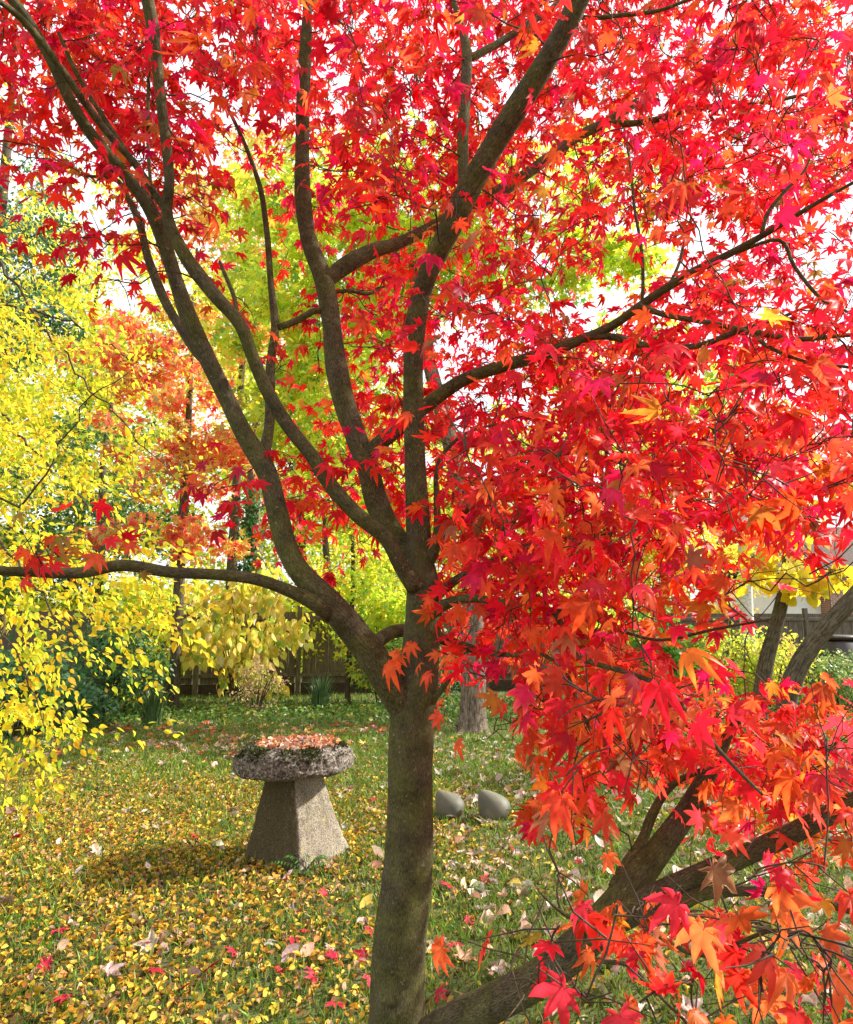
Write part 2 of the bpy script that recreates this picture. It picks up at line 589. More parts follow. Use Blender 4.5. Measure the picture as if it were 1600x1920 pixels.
litter('buff_leaf_litter', 'larger curled buff and pinkish dead leaves scattered on the right of the lawn', X, Y, rng.uniform(.05, .10, len(X)), BUFF, T_BIG + T_LITTER[:4], .04, .5)
X = np.concatenate([rng.uniform(-6.5, .2, 520), rng.normal(-2.6, 1.0, 260)])
Y = np.concatenate([rng.uniform(7.6, 10.8, 520), rng.normal(9.0, .35, 260)])
PNK = [(3, (.72, .42, .34)), (3, (.72, .20, .07)), (2, (.78, .55, .42)), (1.5, (.62, .08, .04)), (1.5, (.75, .5, .12))]
litter('orange_leaf_litter', 'pink and orange fallen leaves scattered at the back of the lawn behind the mushroom stone', X, Y, rng.uniform(.06, .12, len(X)), PNK, T_BIG + T_MAPLE_LOW, .04, .4)

# single crimson maple leaves lying on top
crim = [(610, 1690), (655, 1700), (575, 1762), (550, 1775), (470, 1737), (390, 1832), (270, 1783), (90, 1827), (125, 1890), (105, 1760), (170, 1565), (245, 1588),
        (370, 1580), (118, 1494), (205, 1500), (620, 1810), (685, 1805), (690, 1755), (690, 1850), (630, 1900), (650, 1460), (700, 1505), (735, 1530),
        (860, 1392), (933, 1412), (830, 1450), (858, 1455), (845, 1675), (905, 1660), (875, 1738), (850, 1785), (820, 1885), (1085, 1625), (1290, 1830), (960, 1600),
        (30, 1580), (340, 1870), (440, 1800), (520, 1835), (285, 1835), (590, 1850)]
crim_proto = None
tv, tf, te = T_MAPLE[3]
for i, (px, py) in enumerate(crim):
    w = G(px, py)
    if crim_proto is None:
        o = leaf_cloud('fallen_maple_leaf', M_LITTER, None, [T_MAPLE[3]], np.zeros((1, 3)), np.array([[1., 0, 0]]), np.array([[0, 0, 1.]]), np.array([1.0]),
                       np.array([[.50, .012, .05]]), np.array([[.62, .03, .05]]))
        crim_proto = o
    else:
        o = crim_proto.copy()
        COL.objects.link(o)
    o.location = (w[0], w[1], .035)
    o.rotation_euler = (rng.normal(0, .3), rng.normal(0, .3), rng.uniform(0, 6.28))
    s = rng.uniform(.05, .078)
    o.scale = (s, s * rng.uniform(.8, 1.1), s * rng.uniform(.6, 1.6))
    tag(o, 'fallen crimson maple leaf lying on the leaf covered lawn', 'leaf', 'crimson maple leaves fallen on the lawn')

# ------------------------------------------------------------------ the red maple
MB = trace([(760, 1990, 112, 2.6)])[0]
maple = empty('red_maple_tree', (MB[0], 2.6, 0), 'large red Japanese maple with mossy many stemmed trunk filling the foreground', 'tree')
net_p, net_r = [], []


def knot(v, c, rad, amp):
    d = np.linalg.norm(v - c, axis=1)
    return amp * np.exp(-(d / rad) ** 2)


big_limbs = []


def limb(rows, name='limb', sides=12, step=.025, record=True, wob=.06):
    if sides >= 12:
        for (x0, y0, w0, Y0), (x1, y1, w1, Y1) in zip(rows[:-1], rows[1:]):
            k = max(2, int(math.hypot(x1 - x0, y1 - y0) / 18))
            for f in np.arange(k) / k: big_limbs.append((x0 + (x1 - x0) * f, y0 + (y1 - y0) * f, w0 + (w1 - w0) * f, Y0 + (Y1 - Y0) * f))
    c = spline(trace(rows), step)
    n = len(c)
    c[:, 3] *= 1 + wob * np.interp(np.arange(n), np.arange(0, n + 12, 6), rng.normal(0, 1, len(np.arange(0, n + 12, 6))))
    a = Acc()
    a.tube(c[:, :3], c[:, 3], sides)
    o = a.build(name, M_MAPLE_BARK, maple)
    if record:
        net_p.append(c[::2, :3]); net_r.append(c[::2, 3])
    return o


# trunk with knots and scars
tr = [(744, 2000, 122, 2.6), (745, 1920, 106, 2.6), (747, 1830, 101, 2.6), (752, 1740, 99, 2.6), (761, 1660, 95, 2.6), (766, 1580, 90, 2.6), (769, 1500, 85, 2.6),
      (771, 1420, 84, 2.6), (776, 1345, 84, 2.6), (784, 1280, 77, 2.6), (790, 1210, 70, 2.6), (795, 1150, 68, 2.6), (794, 1100, 62, 2.6), (788, 1050, 50, 2.6), (784, 1000, 44, 2.59)]
g0 = trace(tr)
for yy in range(1000, 2000, 18): big_limbs.append((np.interp(yy, [q[1] for q in tr[::-1]], [q[0] for q in tr[::-1]]), yy, 90, 2.6))
r0 = g0[0]
g0 = [[r0[0], r0[1], -.06, r0[3] * 1.45], [r0[0], r0[1], .06, r0[3] * 1.18]] + g0[0:]
c = spline([q for q in g0 if True], .012)
a = Acc()
a.tube(c[:, :3], c[:, 3], 40)
v = a.v[0]
ax = np.repeat(c[:, :3], 40, axis=0)
nrm = unit(v - ax)
d = np.zeros(len(v))
for px, py, rad, amp in ((732, 1690, .035, .012), (717, 1772, .035, .014), (735, 1895, .035, .013), (775, 1640, .03, .006), (800, 1730, .03, .006),
                         (750, 1400, .04, .006), (800, 1300, .05, .010), (740, 1330, .05, .008), (770, 1560, .03, .004), (810, 1180, .04, .006)):
    q = P(px, py, 2.6 - .1)
    d += knot(v, q, rad * 1.1, amp * 1.7) - knot(v, q + np.array([0, 0, .006]), rad * .42, amp * 3.0)
zz = v[:, 2]
th = np.tile(np.arange(40) * 2 * math.pi / 40, len(c))
d += .0022 * np.sin(th * 3 + zz * 5) + .0016 * np.sin(th * 5 - zz * 9) + .001 * np.sin(zz * 60 + th) * np.sin(zz * 7)
a.v[0] = v + nrm * d[:, None]
a.build('trunk', M_MAPLE_BARK, maple)
net_p.append(c[60::4, :3]); net_r.append(c[60::4, 3])

limb([(790, 1100, 50, 2.6), (786, 1020, 46, 2.6), (783, 960, 42, 2.58), (779, 870, 39, 2.55), (776, 780, 38, 2.5), (775, 690, 37, 2.45), (779, 610, 38, 2.4), (800, 520, 40, 2.33), (838, 440, 44, 2.25),
      (882, 350, 44, 2.18), (932, 262, 43, 2.1), (990, 170, 43, 2.0), (1042, 85, 43, 1.93), (1085, 0, 43, 1.86), (1120, -110, 40, 1.8), (1150, -260, 34, 1.75)], sides=20)
limb([(768, 1345, 56, 2.6), (745, 1305, 58, 2.57), (708, 1245, 57, 2.52), (660, 1180, 55, 2.47), (612, 1124, 49, 2.42), (563, 1073, 44, 2.4), (536, 1020, 42, 2.4), (518, 950, 41, 2.4), (500, 885, 40, 2.4),
      (456, 810, 33, 2.38), (420, 735, 31, 2.36), (388, 670, 30, 2.33), (352, 590, 29, 2.3), (322, 500, 26, 2.28), (300, 432, 25, 2.25), (270, 372, 24, 2.2), (218, 308, 23, 2.13), (170, 250, 23, 2.07), (130, 185, 23, 2.0),
      (100, 120, 22, 1.95), (60, 50, 20, 1.9), (15, -10, 17, 1.85), (-80, -110, 15, 1.8), (-200, -260, 11, 1.75)], sides=20)
limb([(780, 1100, 36, 2.56), (752, 1062, 28, 2.52), (725, 1010, 28, 2.48), (670, 965, 29, 2.44), (622, 912, 28, 2.41), (585, 855, 27, 2.38), (540, 798, 26, 2.34), (505, 740, 25, 2.3), (478, 680, 25, 2.26),
      (450, 608, 25, 2.22), (405, 556, 25, 2.18), (352, 487, 25, 2.15), (320, 425, 26, 2.12), (313, 390, 24, 2.1), (318, 340, 21, 2.07), (312, 270, 21, 2.05), (304, 206, 20, 2.02), (296, 130, 20, 2.0), (288, 60, 20, 1.96), (272, -30, 20, 1.9), (255, -150, 16, 1.85), (240, -280, 11, 1.8)], sides=16)
limb([(316, 405, 15, 2.12), (300, 378, 14, 2.1), (253, 307, 13, 2.03), (197, 243, 13, 1.95), (145, 172, 13, 1.85), (90, 95, 14, 1.76), (40, 35, 13, 1.68), (-20, -10, 11, 1.6), (-140, -80, 7, 1.5)])
limb([(290, 360, 8, 2.08), (262, 320, 9, 2.05), (222, 262, 9, 2.0), (174, 187, 9, 1.95), (140, 130, 8, 1.9), (110, 60, 6, 1.85)], 'branch', 8)
limb([(286, 372, 6, 2.12), (279, 300, 7, 2.15), (278, 230, 7, 2.17), (279, 150, 7, 2.2), (282, 90, 5, 2.22)], 'branch', 8)
limb([(400, 690, 16, 2.34), (372, 665, 17, 2.36), (345, 625, 17, 2.4), (309, 563, 17, 2.45), (279, 487, 16, 2.5), (262, 420, 14, 2.53), (240, 370, 12, 2.55), (216, 336, 9, 2.56), (160, 330, 5, 2.58)], 'branch', 10)
limb([(790, 1075, 48, 2.62), (762, 1035, 46, 2.65), (732, 995, 45, 2.66), (706, 940, 44, 2.67), (691, 880, 44, 2.68), (671, 828, 44, 2.7), (646, 755, 41, 2.72), (630, 680, 39, 2.74), (621, 600, 38, 2.75), (607, 525, 37, 2.76), (581, 455, 32, 2.75),
      (569, 380, 28, 2.74), (567, 300, 27, 2.7), (568, 220, 27, 2.65), (570, 145, 25, 2.6), (575, 60, 21, 2.55), (578, -20, 18, 2.5), (585, -150, 14, 2.45), (590, -260, 9, 2.4)], sides=18)
limb([(678, 872, 28, 2.68), (700, 843, 29, 2.67), (740, 808, 29, 2.68), (800, 760, 28, 2.69), (870, 712, 23, 2.66), (950, 685, 21, 2.55), (1030, 660, 21, 2.42), (1140, 615, 18, 2.3), (1205, 570, 17, 2.22), (1290, 515, 15, 2.13), (1370, 475, 13, 2.05), (1450, 430, 11, 1.95), (1550, 370, 8, 1.85), (1680, 300, 5, 1.75)], sides=14)
limb([(1110, 632, 12, 2.33), (1150, 632, 13, 2.3), (1220, 650, 13, 2.25), (1310, 648, 12, 2.2), (1380, 622, 11, 2.15), (1440, 606, 8, 2.1), (1500, 580, 5, 2.05)], 'branch', 10)
limb([(1200, 572, 11, 2.22), (1245, 590, 11, 2.18), (1330, 605, 11, 2.12), (1410, 622, 11, 2.05), (1500, 636, 10, 2.0), (1600, 628, 8, 1.92), (1720, 640, 5, 1.85)], 'branch', 10)
limb([(1400, 620, 7, 2.05), (1450, 655, 7, 2.0), (1520, 680, 6, 1.95), (1600, 690, 5, 1.9), (1700, 720, 4, 1.85)], 'branch', 8)
limb([(1204, 570, 7, 2.22), (1206, 520, 7, 2.22), (1202, 460, 6, 2.22), (1190, 390, 6, 2.22), (1182, 310, 5, 2.22), (1170, 240, 3, 2.22)], 'branch', 8)
limb([(1428, 440, 8, 1.98), (1440, 400, 8, 1.98), (1475, 355, 7, 1.98), (1510, 318, 5, 1.98), (1530, 260, 3, 1.98)], 'branch', 8)
limb([(1255, 535, 6, 2.17), (1275, 490, 6, 2.18), (1285, 440, 5, 2.2), (1300, 400, 3, 2.2)], 'branch', 8)
limb([(1370, 478, 7, 2.05), (1460, 450, 8, 2.0), (1490, 500, 7, 1.98), (1540, 560, 6, 1.95), (1600, 590, 5, 1.9), (1680, 640, 3, 1.85)], 'branch', 8)
limb([(608, 532, 26, 2.76), (645, 500, 30, 2.78), (700, 470, 27, 2.82), (750, 455, 23, 2.88), (830, 415, 23, 2.98), (900, 380, 25, 3.05), (960, 345, 25, 3.1), (1030, 295, 19, 3.15), (1080, 258, 19, 3.2), (1150, 222, 16, 3.25), (1205, 180, 12, 3.3), (1250, 120, 8, 3.35)], sides=12)
limb([(1140, 228, 11, 3.24), (1180, 232, 13, 3.24), (1240, 222, 12, 3.24), (1300, 203, 11, 3.24), (1420, 195, 9, 3.24), (1540, 170, 6, 3.24)], 'branch', 10)
limb([(612, 585, 10, 2.75), (590, 583, 12, 2.72), (555, 602, 13, 2.68), (522, 614, 13, 2.64)], 'branch', 10)
limb([(625, 548, 8, 2.76), (655, 545, 8, 2.8), (690, 551, 8, 2.85), (715, 540, 5, 2.9), (760, 520, 3, 3)], 'branch', 8)
limb([(505, 885, 22, 2.42), (497, 850, 23, 2.45), (505, 800, 19, 2.5), (507, 740, 18, 2.55), (508, 680, 17, 2.6), (516, 612, 15, 2.64), (508, 530, 13, 2.67), (502, 450, 12, 2.68), (492, 370, 11, 2.68), (478, 320, 9, 2.67), (455, 260, 8, 2.65), (420, 190, 7, 2.62), (385, 140, 5, 2.6), (340, 80, 3, 2.55)], 'branch', 10)
limb([(448, 620, 8, 2.22), (440, 560, 8, 2.25), (420, 510, 7, 2.28), (412, 490, 5, 2.3)], 'branch', 8)
limb([(872, 365, 26, 2.2), (869, 310, 22, 2.22), (868, 250, 21, 2.24), (873, 170, 20, 2.26), (875, 100, 18, 2.28), (865, 45, 13, 2.3), (850, -5, 10, 2.32), (835, -120, 7, 2.35)], sides=12)
limb([(876, 112, 13, 2.28), (900, 100, 14, 2.3), (945, 75, 14, 2.35), (995, 42, 13, 2.4), (1050, 5, 11, 2.45), (1120, -60, 8, 2.5)], 'branch', 10)
limb([(866, 48, 8, 2.3), (880, 20, 8, 2.3), (897, -10, 7, 2.3), (920, -90, 4, 2.3)], 'branch', 8)
limb([(1080, 30, 9, 1.92), (1110, 34, 8, 1.9), (1170, 28, 8, 1.88), (1235, 20, 7, 1.86), (1290, 0, 6, 1.84), (1400, -40, 4, 1.8)], 'branch', 8)
limb([(800, 1060, 26, 2.6), (812, 1035, 24, 2.57), (830, 1000, 20, 2.52), (880, 948, 15, 2.46), (920, 905, 12, 2.4), (985, 878, 10, 2.32), (1060, 850, 8, 2.2), (1140, 860, 6, 2.05), (1220, 900, 4, 1.9)], 'branch', 10)
limb([(812, 1040, 14, 2.57), (820, 990, 14, 2.58), (819, 930, 12, 2.6), (818, 890, 9, 2.62), (832, 850, 8, 2.64), (880, 810, 6, 2.66), (960, 790, 4, 2.7)], 'branch', 8)
limb([(815, 1120, 26, 2.58), (838, 1100, 21, 2.56), (875, 1075, 14, 2.53), (930, 1048, 11, 2.5), (990, 1025, 9, 2.45), (1060, 1010, 6, 2.4), (1150, 1000, 4, 2.3)], 'branch', 10)
limb([(808, 1150, 30, 2.57), (838, 1132, 22, 2.53), (880, 1122, 17, 2.45), (950, 1130, 14, 2.3), (1030, 1144, 13, 2.1), (1055, 1175, 11, 1.95), (1090, 1232, 10, 1.8), (1180, 1262, 10, 1.65), (1250, 1292, 9, 1.55), (1305, 1355, 8, 1.45), (1370, 1430, 7, 1.38), (1430, 1490, 5, 1.3)], sides=10)
limb([(1030, 1144, 9, 2.1), (1090, 1150, 8, 2.05), (1160, 1180, 7, 1.98), (1240, 1200, 6, 1.9), (1340, 1180, 5, 1.8), (1450, 1160, 4, 1.7)], 'branch', 8)
limb([(905, 1225, 9, 2.45), (960, 1228, 9, 2.3), (1010, 1225, 8, 2.15), (1060, 1260, 7, 2.0), (1090, 1330, 6, 1.85), (1120, 1400, 5, 1.75)], 'branch', 8)
limb([(620, 1150, 36, 2.43), (598, 1134, 32, 2.38), (548, 1110, 25, 2.33), (480, 1086, 23, 2.28), (400, 1077, 22, 2.22), (320, 1073, 21, 2.16), (230, 1060, 21, 2.1), (150, 1074, 21, 2.04), (60, 1072, 20, 1.98), (0, 1070, 18, 1.94), (-100, 1055, 14, 1.86), (-220, 1000, 9, 1.75)], sides=14)
limb([(690, 1235, 28, 2.56), (712, 1200, 30, 2.66), (745, 1183, 27, 2.76), (790, 1185, 25, 2.82), (850, 1205, 20, 2.84), (905, 1222, 14, 2.8), (960, 1228, 9, 2.7)], sides=12)
limb([(800, 1325, 22, 2.57), (818, 1305, 14, 2.55), (836, 1284, 9, 2.53), (850, 1262, 5, 2.5)], 'branch', 10)
# low limbs at the right
limb([(745, 2010, 70, 2.62), (800, 1950, 68, 2.55), (860, 1912, 66, 2.5), (930, 1878, 64, 2.45), (1010, 1834, 64, 2.4), (1085, 1774, 63, 2.36), (1150, 1706, 62, 2.33), (1195, 1648, 52, 2.33), (1240, 1588, 46, 2.35), (1288, 1522, 40, 2.37), (1315, 1475, 34, 2.38), (1345, 1420, 25, 2.38), (1370, 1370, 16, 2.36), (1400, 1330, 7, 2.3)], sides=20, wob=.03)
limb([(1130, 1735, 46, 2.33), (1180, 1712, 48, 2.28), (1240, 1675, 44, 2.22), (1320, 1638, 40, 2.16), (1400, 1602, 36, 2.1), (1480, 1565, 34, 2.04), (1550, 1530, 33, 1.98), (1630, 1488, 31, 1.92), (1760, 1420, 24, 1.85), (1900, 1330, 16, 1.8)], sides=18, wob=.03)
limb([(1150, 1665, 20, 2.33), (1175, 1622, 22, 2.36), (1205, 1575, 20, 2.39), (1222, 1530, 20, 2.41), (1245, 1490, 16, 2.43), (1275, 1462, 13, 2.45), (1330, 1440, 8, 2.45)], 'branch', 10)
limb([(1250, 1690, 30, 2.2), (1275, 1693, 27, 2.16), (1320, 1677, 20, 2.12), (1400, 1670, 18, 2.06), (1470, 1677, 18, 2.0), (1545, 1692, 18, 1.95), (1620, 1712, 16, 1.9), (1760, 1740, 10, 1.8)], 'branch', 12)
limb([(1200, 1720, 14, 2.2), (1260, 1770, 11, 1.9), (1320, 1790, 9, 1.6), (1380, 1770, 8, 1.4), (1450, 1745, 7, 1.25), (1540, 1760, 5, 1.1), (1640, 1790, 3, 1.0)], 'branch', 8)
limb([(1080, 1780, 10, 2.3), (1120, 1800, 9, 1.9), (1180, 1810, 8, 1.6), (1220, 1850, 7, 1.4), (1270, 1900, 6, 1.25), (1320, 1950, 4, 1.15)], 'branch', 8)
limb([(1100, 1760, 9, 2.28), (1090, 1730, 9, 1.9), (1070, 1720, 8, 1.6), (1040, 1700, 6, 1.4), (1010, 1670, 4, 1.3)], 'branch', 8)

# coverage of the red foliage, one digit per 100 px
RED_COVER = """
9997899999999999
8986789999987998
5687268999988999
1567167896589986
4547133998843567
0013424999745899
0001225888999999
0000015899988899
0000015899999989
0000257699999989
0100035178799743
0000000069965300
0000000079884211
0000000014999988
0000000000587898
0000000000231566
0000000000121244
0000000000344566
0000000001456777
0000000000222333
"""
rows = RED_COVER.split()


def widen(r):
    l = [str(int(int(r[0]) * f)) for f in (.55, .7, .85)]
    q = [str(int(int(r[-1]) * f)) for f in (.85, .75, .65)]
    return ''.join(l) + r + ''.join(q)


rows = [widen(r) for r in rows]
rows = [''.join(str(int(int(ch) * f)) for ch in rows[0]) for f in (.6, .75, .85)] + rows


def red_depth(px, py, n):
    if py > 1600: lo, hi = 1.0, 1.6
    elif py > 1100: lo, hi = 1.35, 2.7
    elif px > 850 and py > 620: lo, hi = 1.15, 3.4
    elif px < 520: lo, hi = 1.75, 3.0
    else: lo, hi = 1.45, 4.0
    return (lo ** 2.2 + rng.random(n) * (hi ** 2.2 - lo ** 2.2)) ** (1 / 2.2)


big_limbs = np.array(big_limbs)


def clear_limbs(px, py, Y):
    """foliage grows mostly on the far side of the thick stems"""
    d = np.hypot(big_limbs[:, 0] - px, big_limbs[:, 1] - py) - big_limbs[:, 2] / 2
    k = int(np.argmin(d))
    if d[k] < 62 and Y < big_limbs[k, 3] + .12 and rng.random() < .90:
        return big_limbs[k, 3] + rng.uniform(.2, 1.3)
    return Y


centres = []
for j, r in enumerate(rows):
    for i, ch in enumerate(r):
        d = int(ch)
        if not d: continue
        x0, y0 = -300 + 100 * i, -300 + 100 * j
        inside = -100 <= x0 < 1600 and -100 <= y0 < 1920
        mean = (d / 9.0) ** 1.35 * (10.5 if inside else 4.0)
        if y0 >= 1600: mean = (d / 9.0) * .8
        elif y0 < 400 and x0 >= 500: mean *= 1.25
        elif y0 >= 1400: mean *= .62
        elif y0 >= 1100: mean *= .8
        k = rng.poisson(mean)
        if not k: continue
        Y = red_depth(x0 + 50, y0 + 50, k)
        for q in range(k):
            qx, qy = x0 + rng.uniform(0, 100), y0 + rng.uniform(0, 100)
            centres.append(P(qx, qy, clear_limbs(qx, qy, Y[q])))
for px, py in ((95, 1030), (75, 1015), (110, 1045)): centres.append(P(px, py, 1.9))
for px, py, Y in ((1050, 1735, 1.15), (1010, 1850, 1.2), (955, 1835, 1.25), (1080, 1860, 1.1), (1190, 1700, 1.4), (1250, 1680, 1.35), (1210, 1745, 1.3), (1420, 1740, 1.1), (1450, 1790, 1.0),
                  (1300, 1835, 1.15), (1200, 1880, 1.1), (1430, 1860, 1.05), (1560, 1800, 1.1), (1545, 1625, 1.4), (1460, 1620, 1.4), (1330, 1610, 1.5), (1080, 1520, 1.7), (1020, 1500, 1.8), (1000, 1330, 1.8), (880, 1260, 1.9), (850, 1215, 2.0), (930, 1180, 1.9), (1100, 1870, 1.05)):
    centres.append(P(px, py, Y))
centres = np.array(centres)


def grow(net_p, net_r, centres, acc, r_tip=.0019, r_max=.006, sides=5, sag=.04, jit=.05, split=None, ids=None):
    """joins every centre to the nearest point already grown, nearest centres first"""
    np_, nr_ = np.concatenate(net_p), np.concatenate(net_r)
    d = np.array([np.min(np.sum((np_ - c) ** 2, 1)) for c in centres])
    cap = len(np_) + len(centres) * 5
    pp, rr = np.zeros((cap, 3)), np.zeros(cap)
    m = len(np_)
    pp[:m], rr[:m] = np_, nr_
    own = np.full(cap, -1)
    if ids is not None: own[:m] = ids
    nxt = 0
    dirs = np.zeros_like(centres)
    for i in np.argsort(d):
        c = centres[i]
        dist = np.linalg.norm(pp[:m] - c, axis=1) + np.where(pp[:m, 2] > c[2] + .1, .08, 0)
        k = int(np.argmin(dist))
        a = pp[k]
        L = np.linalg.norm(c - a)
        dirs[i] = (c - a) / (L + 1e-6)
        if L < .02: continue
        r0 = min(rr[k] * .8, r_max, .0016 + .006 * L)
        n = 5
        tt = np.linspace(0, 1, n)[:, None]
        path = a + (c - a) * tt
        path[1:-1] += rng.normal(0, jit * L, (n - 2, 3))
        path[:, 2] += (sag * L) * np.sin(math.pi * tt[:, 0])
        rad = r0 + (r_tip - r0) * tt[:, 0]
        sp = spline(np.hstack([path, rad[:, None]]), .05)
        w = own[k]
        if split is not None:
            if w < 0:
                w, nxt = nxt, nxt + 1
            acc = split.setdefault(w, Acc())
        acc.tube(sp[:, :3], sp[:, 3], sides)
        own[m:m + n - 1] = w
        pp[m:m + n - 1], rr[m:m + n - 1] = path[1:], rad[1:]
        m += n - 1
    return dirs


tw = Acc()
dirs = grow(net_p, net_r, centres, tw)
for c, dv in zip(centres, dirs):                      # forked twig ends between the leaves
    for q in range(int(rng.integers(2, 5))):
        e = unit(dv + rng.normal(0, .75, 3) - np.array([0, 0, .15])) * rng.uniform(.06, .15)
        b0 = c - dv * rng.uniform(0, .08)
        tw.tube([b0, b0 + e * .5 + rng.normal(0, .008, 3), b0 + e], [.0017, .0014, .0009], 4, False)

# leaves round every twig end
LP, LX, LN, LS = [], [], [], []
LC1, LC2 = [], []
R_PAL = [(6, (.74, .010, .028)), (4, (.80, .030, .018)), (2.6, (.70, .010, .085)), (1.6, (.82, .10, .02)), (.25, (.50, .20, .03))]
O_PAL = [(4, (.82, .075, .03)), (4, (.84, .16, .04)), (2.4, (.78, .04, .07)), (1.0, (.84, .30, .03)), (.6, (.36, .15, .07))]
for c, dv in zip(centres, dirs):
    pxd = depth(c)
    k = int(rng.integers(7, 14))
    if pxd < 1.6: k = int(k * .45) + 1
    sp = np.array([.085, .085, .055])
    off = rng.normal(0, 1, (k, 3)) * sp
    pos = c + off
    out_ = unit(np.stack([off[:, 0], off[:, 1], np.zeros(k)], 1) + rng.normal(0, .03, (k, 3)) + dv * .06)
    low = c[2] < 1.75
    droop = rng.uniform(.15, 1.1, k) if not low else rng.uniform(.3, 1.3, k)
    LP.append(pos)
    LX.append(out_ - np.array([0, 0, 1.0]) * droop[:, None])
    LN.append(np.array([0, -.42 if low else -.30, .75]) + rng.normal(0, .42, (k, 3)))
    LS.append(rng.uniform(.036, .066, k))
    f = np.clip((1.75 - c[2]) / .6, 0, 1) if c[0] > 0 else np.clip((1.7 - c[2]) / .8, 0, .6)
    mood = rng.random()                             # whole sprays turn orange or stay olive
    isO = rng.random(k) < .08 + .62 * f + (.5 if mood < .10 else 0)
    cr, co = pick(R_PAL, k, .16), pick(O_PAL, k, .16)
    c1 = np.where(isO[:, None], co, cr)
    if mood > .975: c1 = np.where(rng.random((k, 1)) < .6, pick([(2, (.34, .26, .03)), (1, (.50, .22, .03))], k, .2), c1)
    c1 = c1 * math.exp(rng.normal(0, .10))
    tip = pick([(3, (.78, .015, .03)), (2, (.82, .10, .015)), (1, (.60, .010, .05)), (.35, (.20, .06, .03))], k, .15)
    w = rng.uniform(.1, .85, (k, 1))
    LC1.append(c1); LC2.append(c1 * (1 - w) + tip * w)
LP, LX, LN, LS, LC1, LC2 = map(np.concatenate, (LP, LX, LN, LS, LC1, LC2))
ok = LP[:, 2] > .1
dq = depth(LP.T)
lx, ly = 800 + FPX * LP[:, 0] / dq, 960 - FPX * (-(LP[:, 1]) * SP + (LP[:, 2] - EYE) * CP) / dq
for x0, y0, x1, y1, pr in ((790, 1330, 985, 1760, .93), (830, 1285, 930, 1345, .75), (985, 1560, 1140, 1690, .7), (1140, 1470, 1300, 1680, .8), (850, 1760, 1040, 1925, .5), (1290, 1590, 1450, 1690, .5), (1385, 1060, 1640, 1270, .9)):
    ok &= ~((lx > x0) & (lx < x1) & (ly > y0) & (ly < y1) & (rng.random(len(LP)) < pr))      # open gaps between the sprays
near = LP[:, 1] > .8
ok &= near
LP, LX, LN, LS, LC1, LC2 = [q[ok] for q in (LP, LX, LN, LS, LC1, LC2)]
print('red leaves', len(LP))
tag(tw.build('twigs', M_TWIG, maple), kind='stuff')
leaf_cloud('crown', M_RED, maple, T_MAPLE, LP, LX, LN, LS * .96, LC1, LC2)

# ------------------------------------------------------------------ staddle stone
m, t, out = new_mat('weathered_stone')
tc = N(t, 'ShaderNodeTexCoord')
g = N(t, 'ShaderNodeNewGeometry')
n1 = N(t, 'ShaderNodeTexNoise', Scale=9.0, Detail=7.0, Roughness=.65)
n2 = N(t, 'ShaderNodeTexNoise', Scale=120.0, Detail=4.0, Roughness=.7)
n3 = N(t, 'ShaderNodeTexNoise', Scale=22.0, Detail=5.0)
for q in (n1, n2, n3): t.links.new(tc.outputs['Object'], q.inputs['Vector'])
c = ramp(t, n1.outputs['Fac'], [(.3, (.14, .125, .09)), (.7, (.36, .33, .27))])
c = mixc(t, .8, c, ramp(t, n2.outputs['Fac'], [(.38, (.06, .05, .04)), (.62, (.80, .76, .70))]), 'OVERLAY')
c = mixc(t, ramp(t, n3.outputs['Fac'], [(.60, (0, 0, 0)), (.70, (.6,) * 3)]), c, (.36, .30, .07))
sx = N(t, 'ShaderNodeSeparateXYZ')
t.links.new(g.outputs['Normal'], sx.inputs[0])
algae_shade = N(t, 'ShaderNodeMapRange')  # left-facing sides darkened: olive algae plus that side's shade put into the colour
algae_shade.inputs['From Min'].default_value, algae_shade.inputs['From Max'].default_value = .1, -.45
algae_shade.inputs['To Max'].default_value = .92
t.links.new(sx.outputs['X'], algae_shade.inputs['Value'])
c = mixc(t, algae_shade.outputs[0], c, ramp(t, n2.outputs['Fac'], [(.35, (.018, .014, .003)), (.7, (.110, .082, .022))]))
p = N(t, 'ShaderNodeBsdfPrincipled', Roughness=.95)
t.links.new(c, p.inputs['Base Color'])
b = N(t, 'ShaderNodeBump', Strength=.9, Distance=.012)
ad = N(t, 'ShaderNodeMath', operation='ADD')
t.links.new(n1.outputs['Fac'], ad.inputs[0]); t.links.new(n2.outputs['Fac'], ad.inputs[1])
t.links.new(ad.outputs[0], b.inputs['Height']); t.links.new(b.outputs[0], p.inputs['Normal'])
t.links.new(p.outputs[0], out.inputs['Surface'])
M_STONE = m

m, t, out = new_mat('mossy_cap_stone')
tc = N(t, 'ShaderNodeTexCoord')
g = N(t, 'ShaderNodeNewGeometry')
n1 = N(t, 'ShaderNodeTexNoise', Scale=20.0, Detail=7.0, Roughness=.75)
n2 = N(t, 'ShaderNodeTexNoise', Scale=55.0, Detail=6.0, Roughness=.8)
for q in (n1, n2): t.links.new(tc.outputs['Object'], q.inputs['Vector'])
c = ramp(t, n2.outputs['Fac'], [(.40, (.022, .019, .014)), (.5, (.15, .125, .095)), (.62, (.46, .42, .36))])
sx = N(t, 'ShaderNodeSeparateXYZ'); t.links.new(g.outputs['Normal'], sx.inputs[0])
up = N(t, 'ShaderNodeMapRange'); up.inputs['From Min'].default_value, up.inputs['From Max'].default_value = .0, .75
t.links.new(sx.outputs['Z'], up.inputs['Value'])
mm = N(t, 'ShaderNodeMath', operation='MULTIPLY_ADD')
t.links.new(n1.outputs['Fac'], mm.inputs[0]); mm.inputs[1].default_value = 1.0; t.links.new(up.outputs[0], mm.inputs[2])
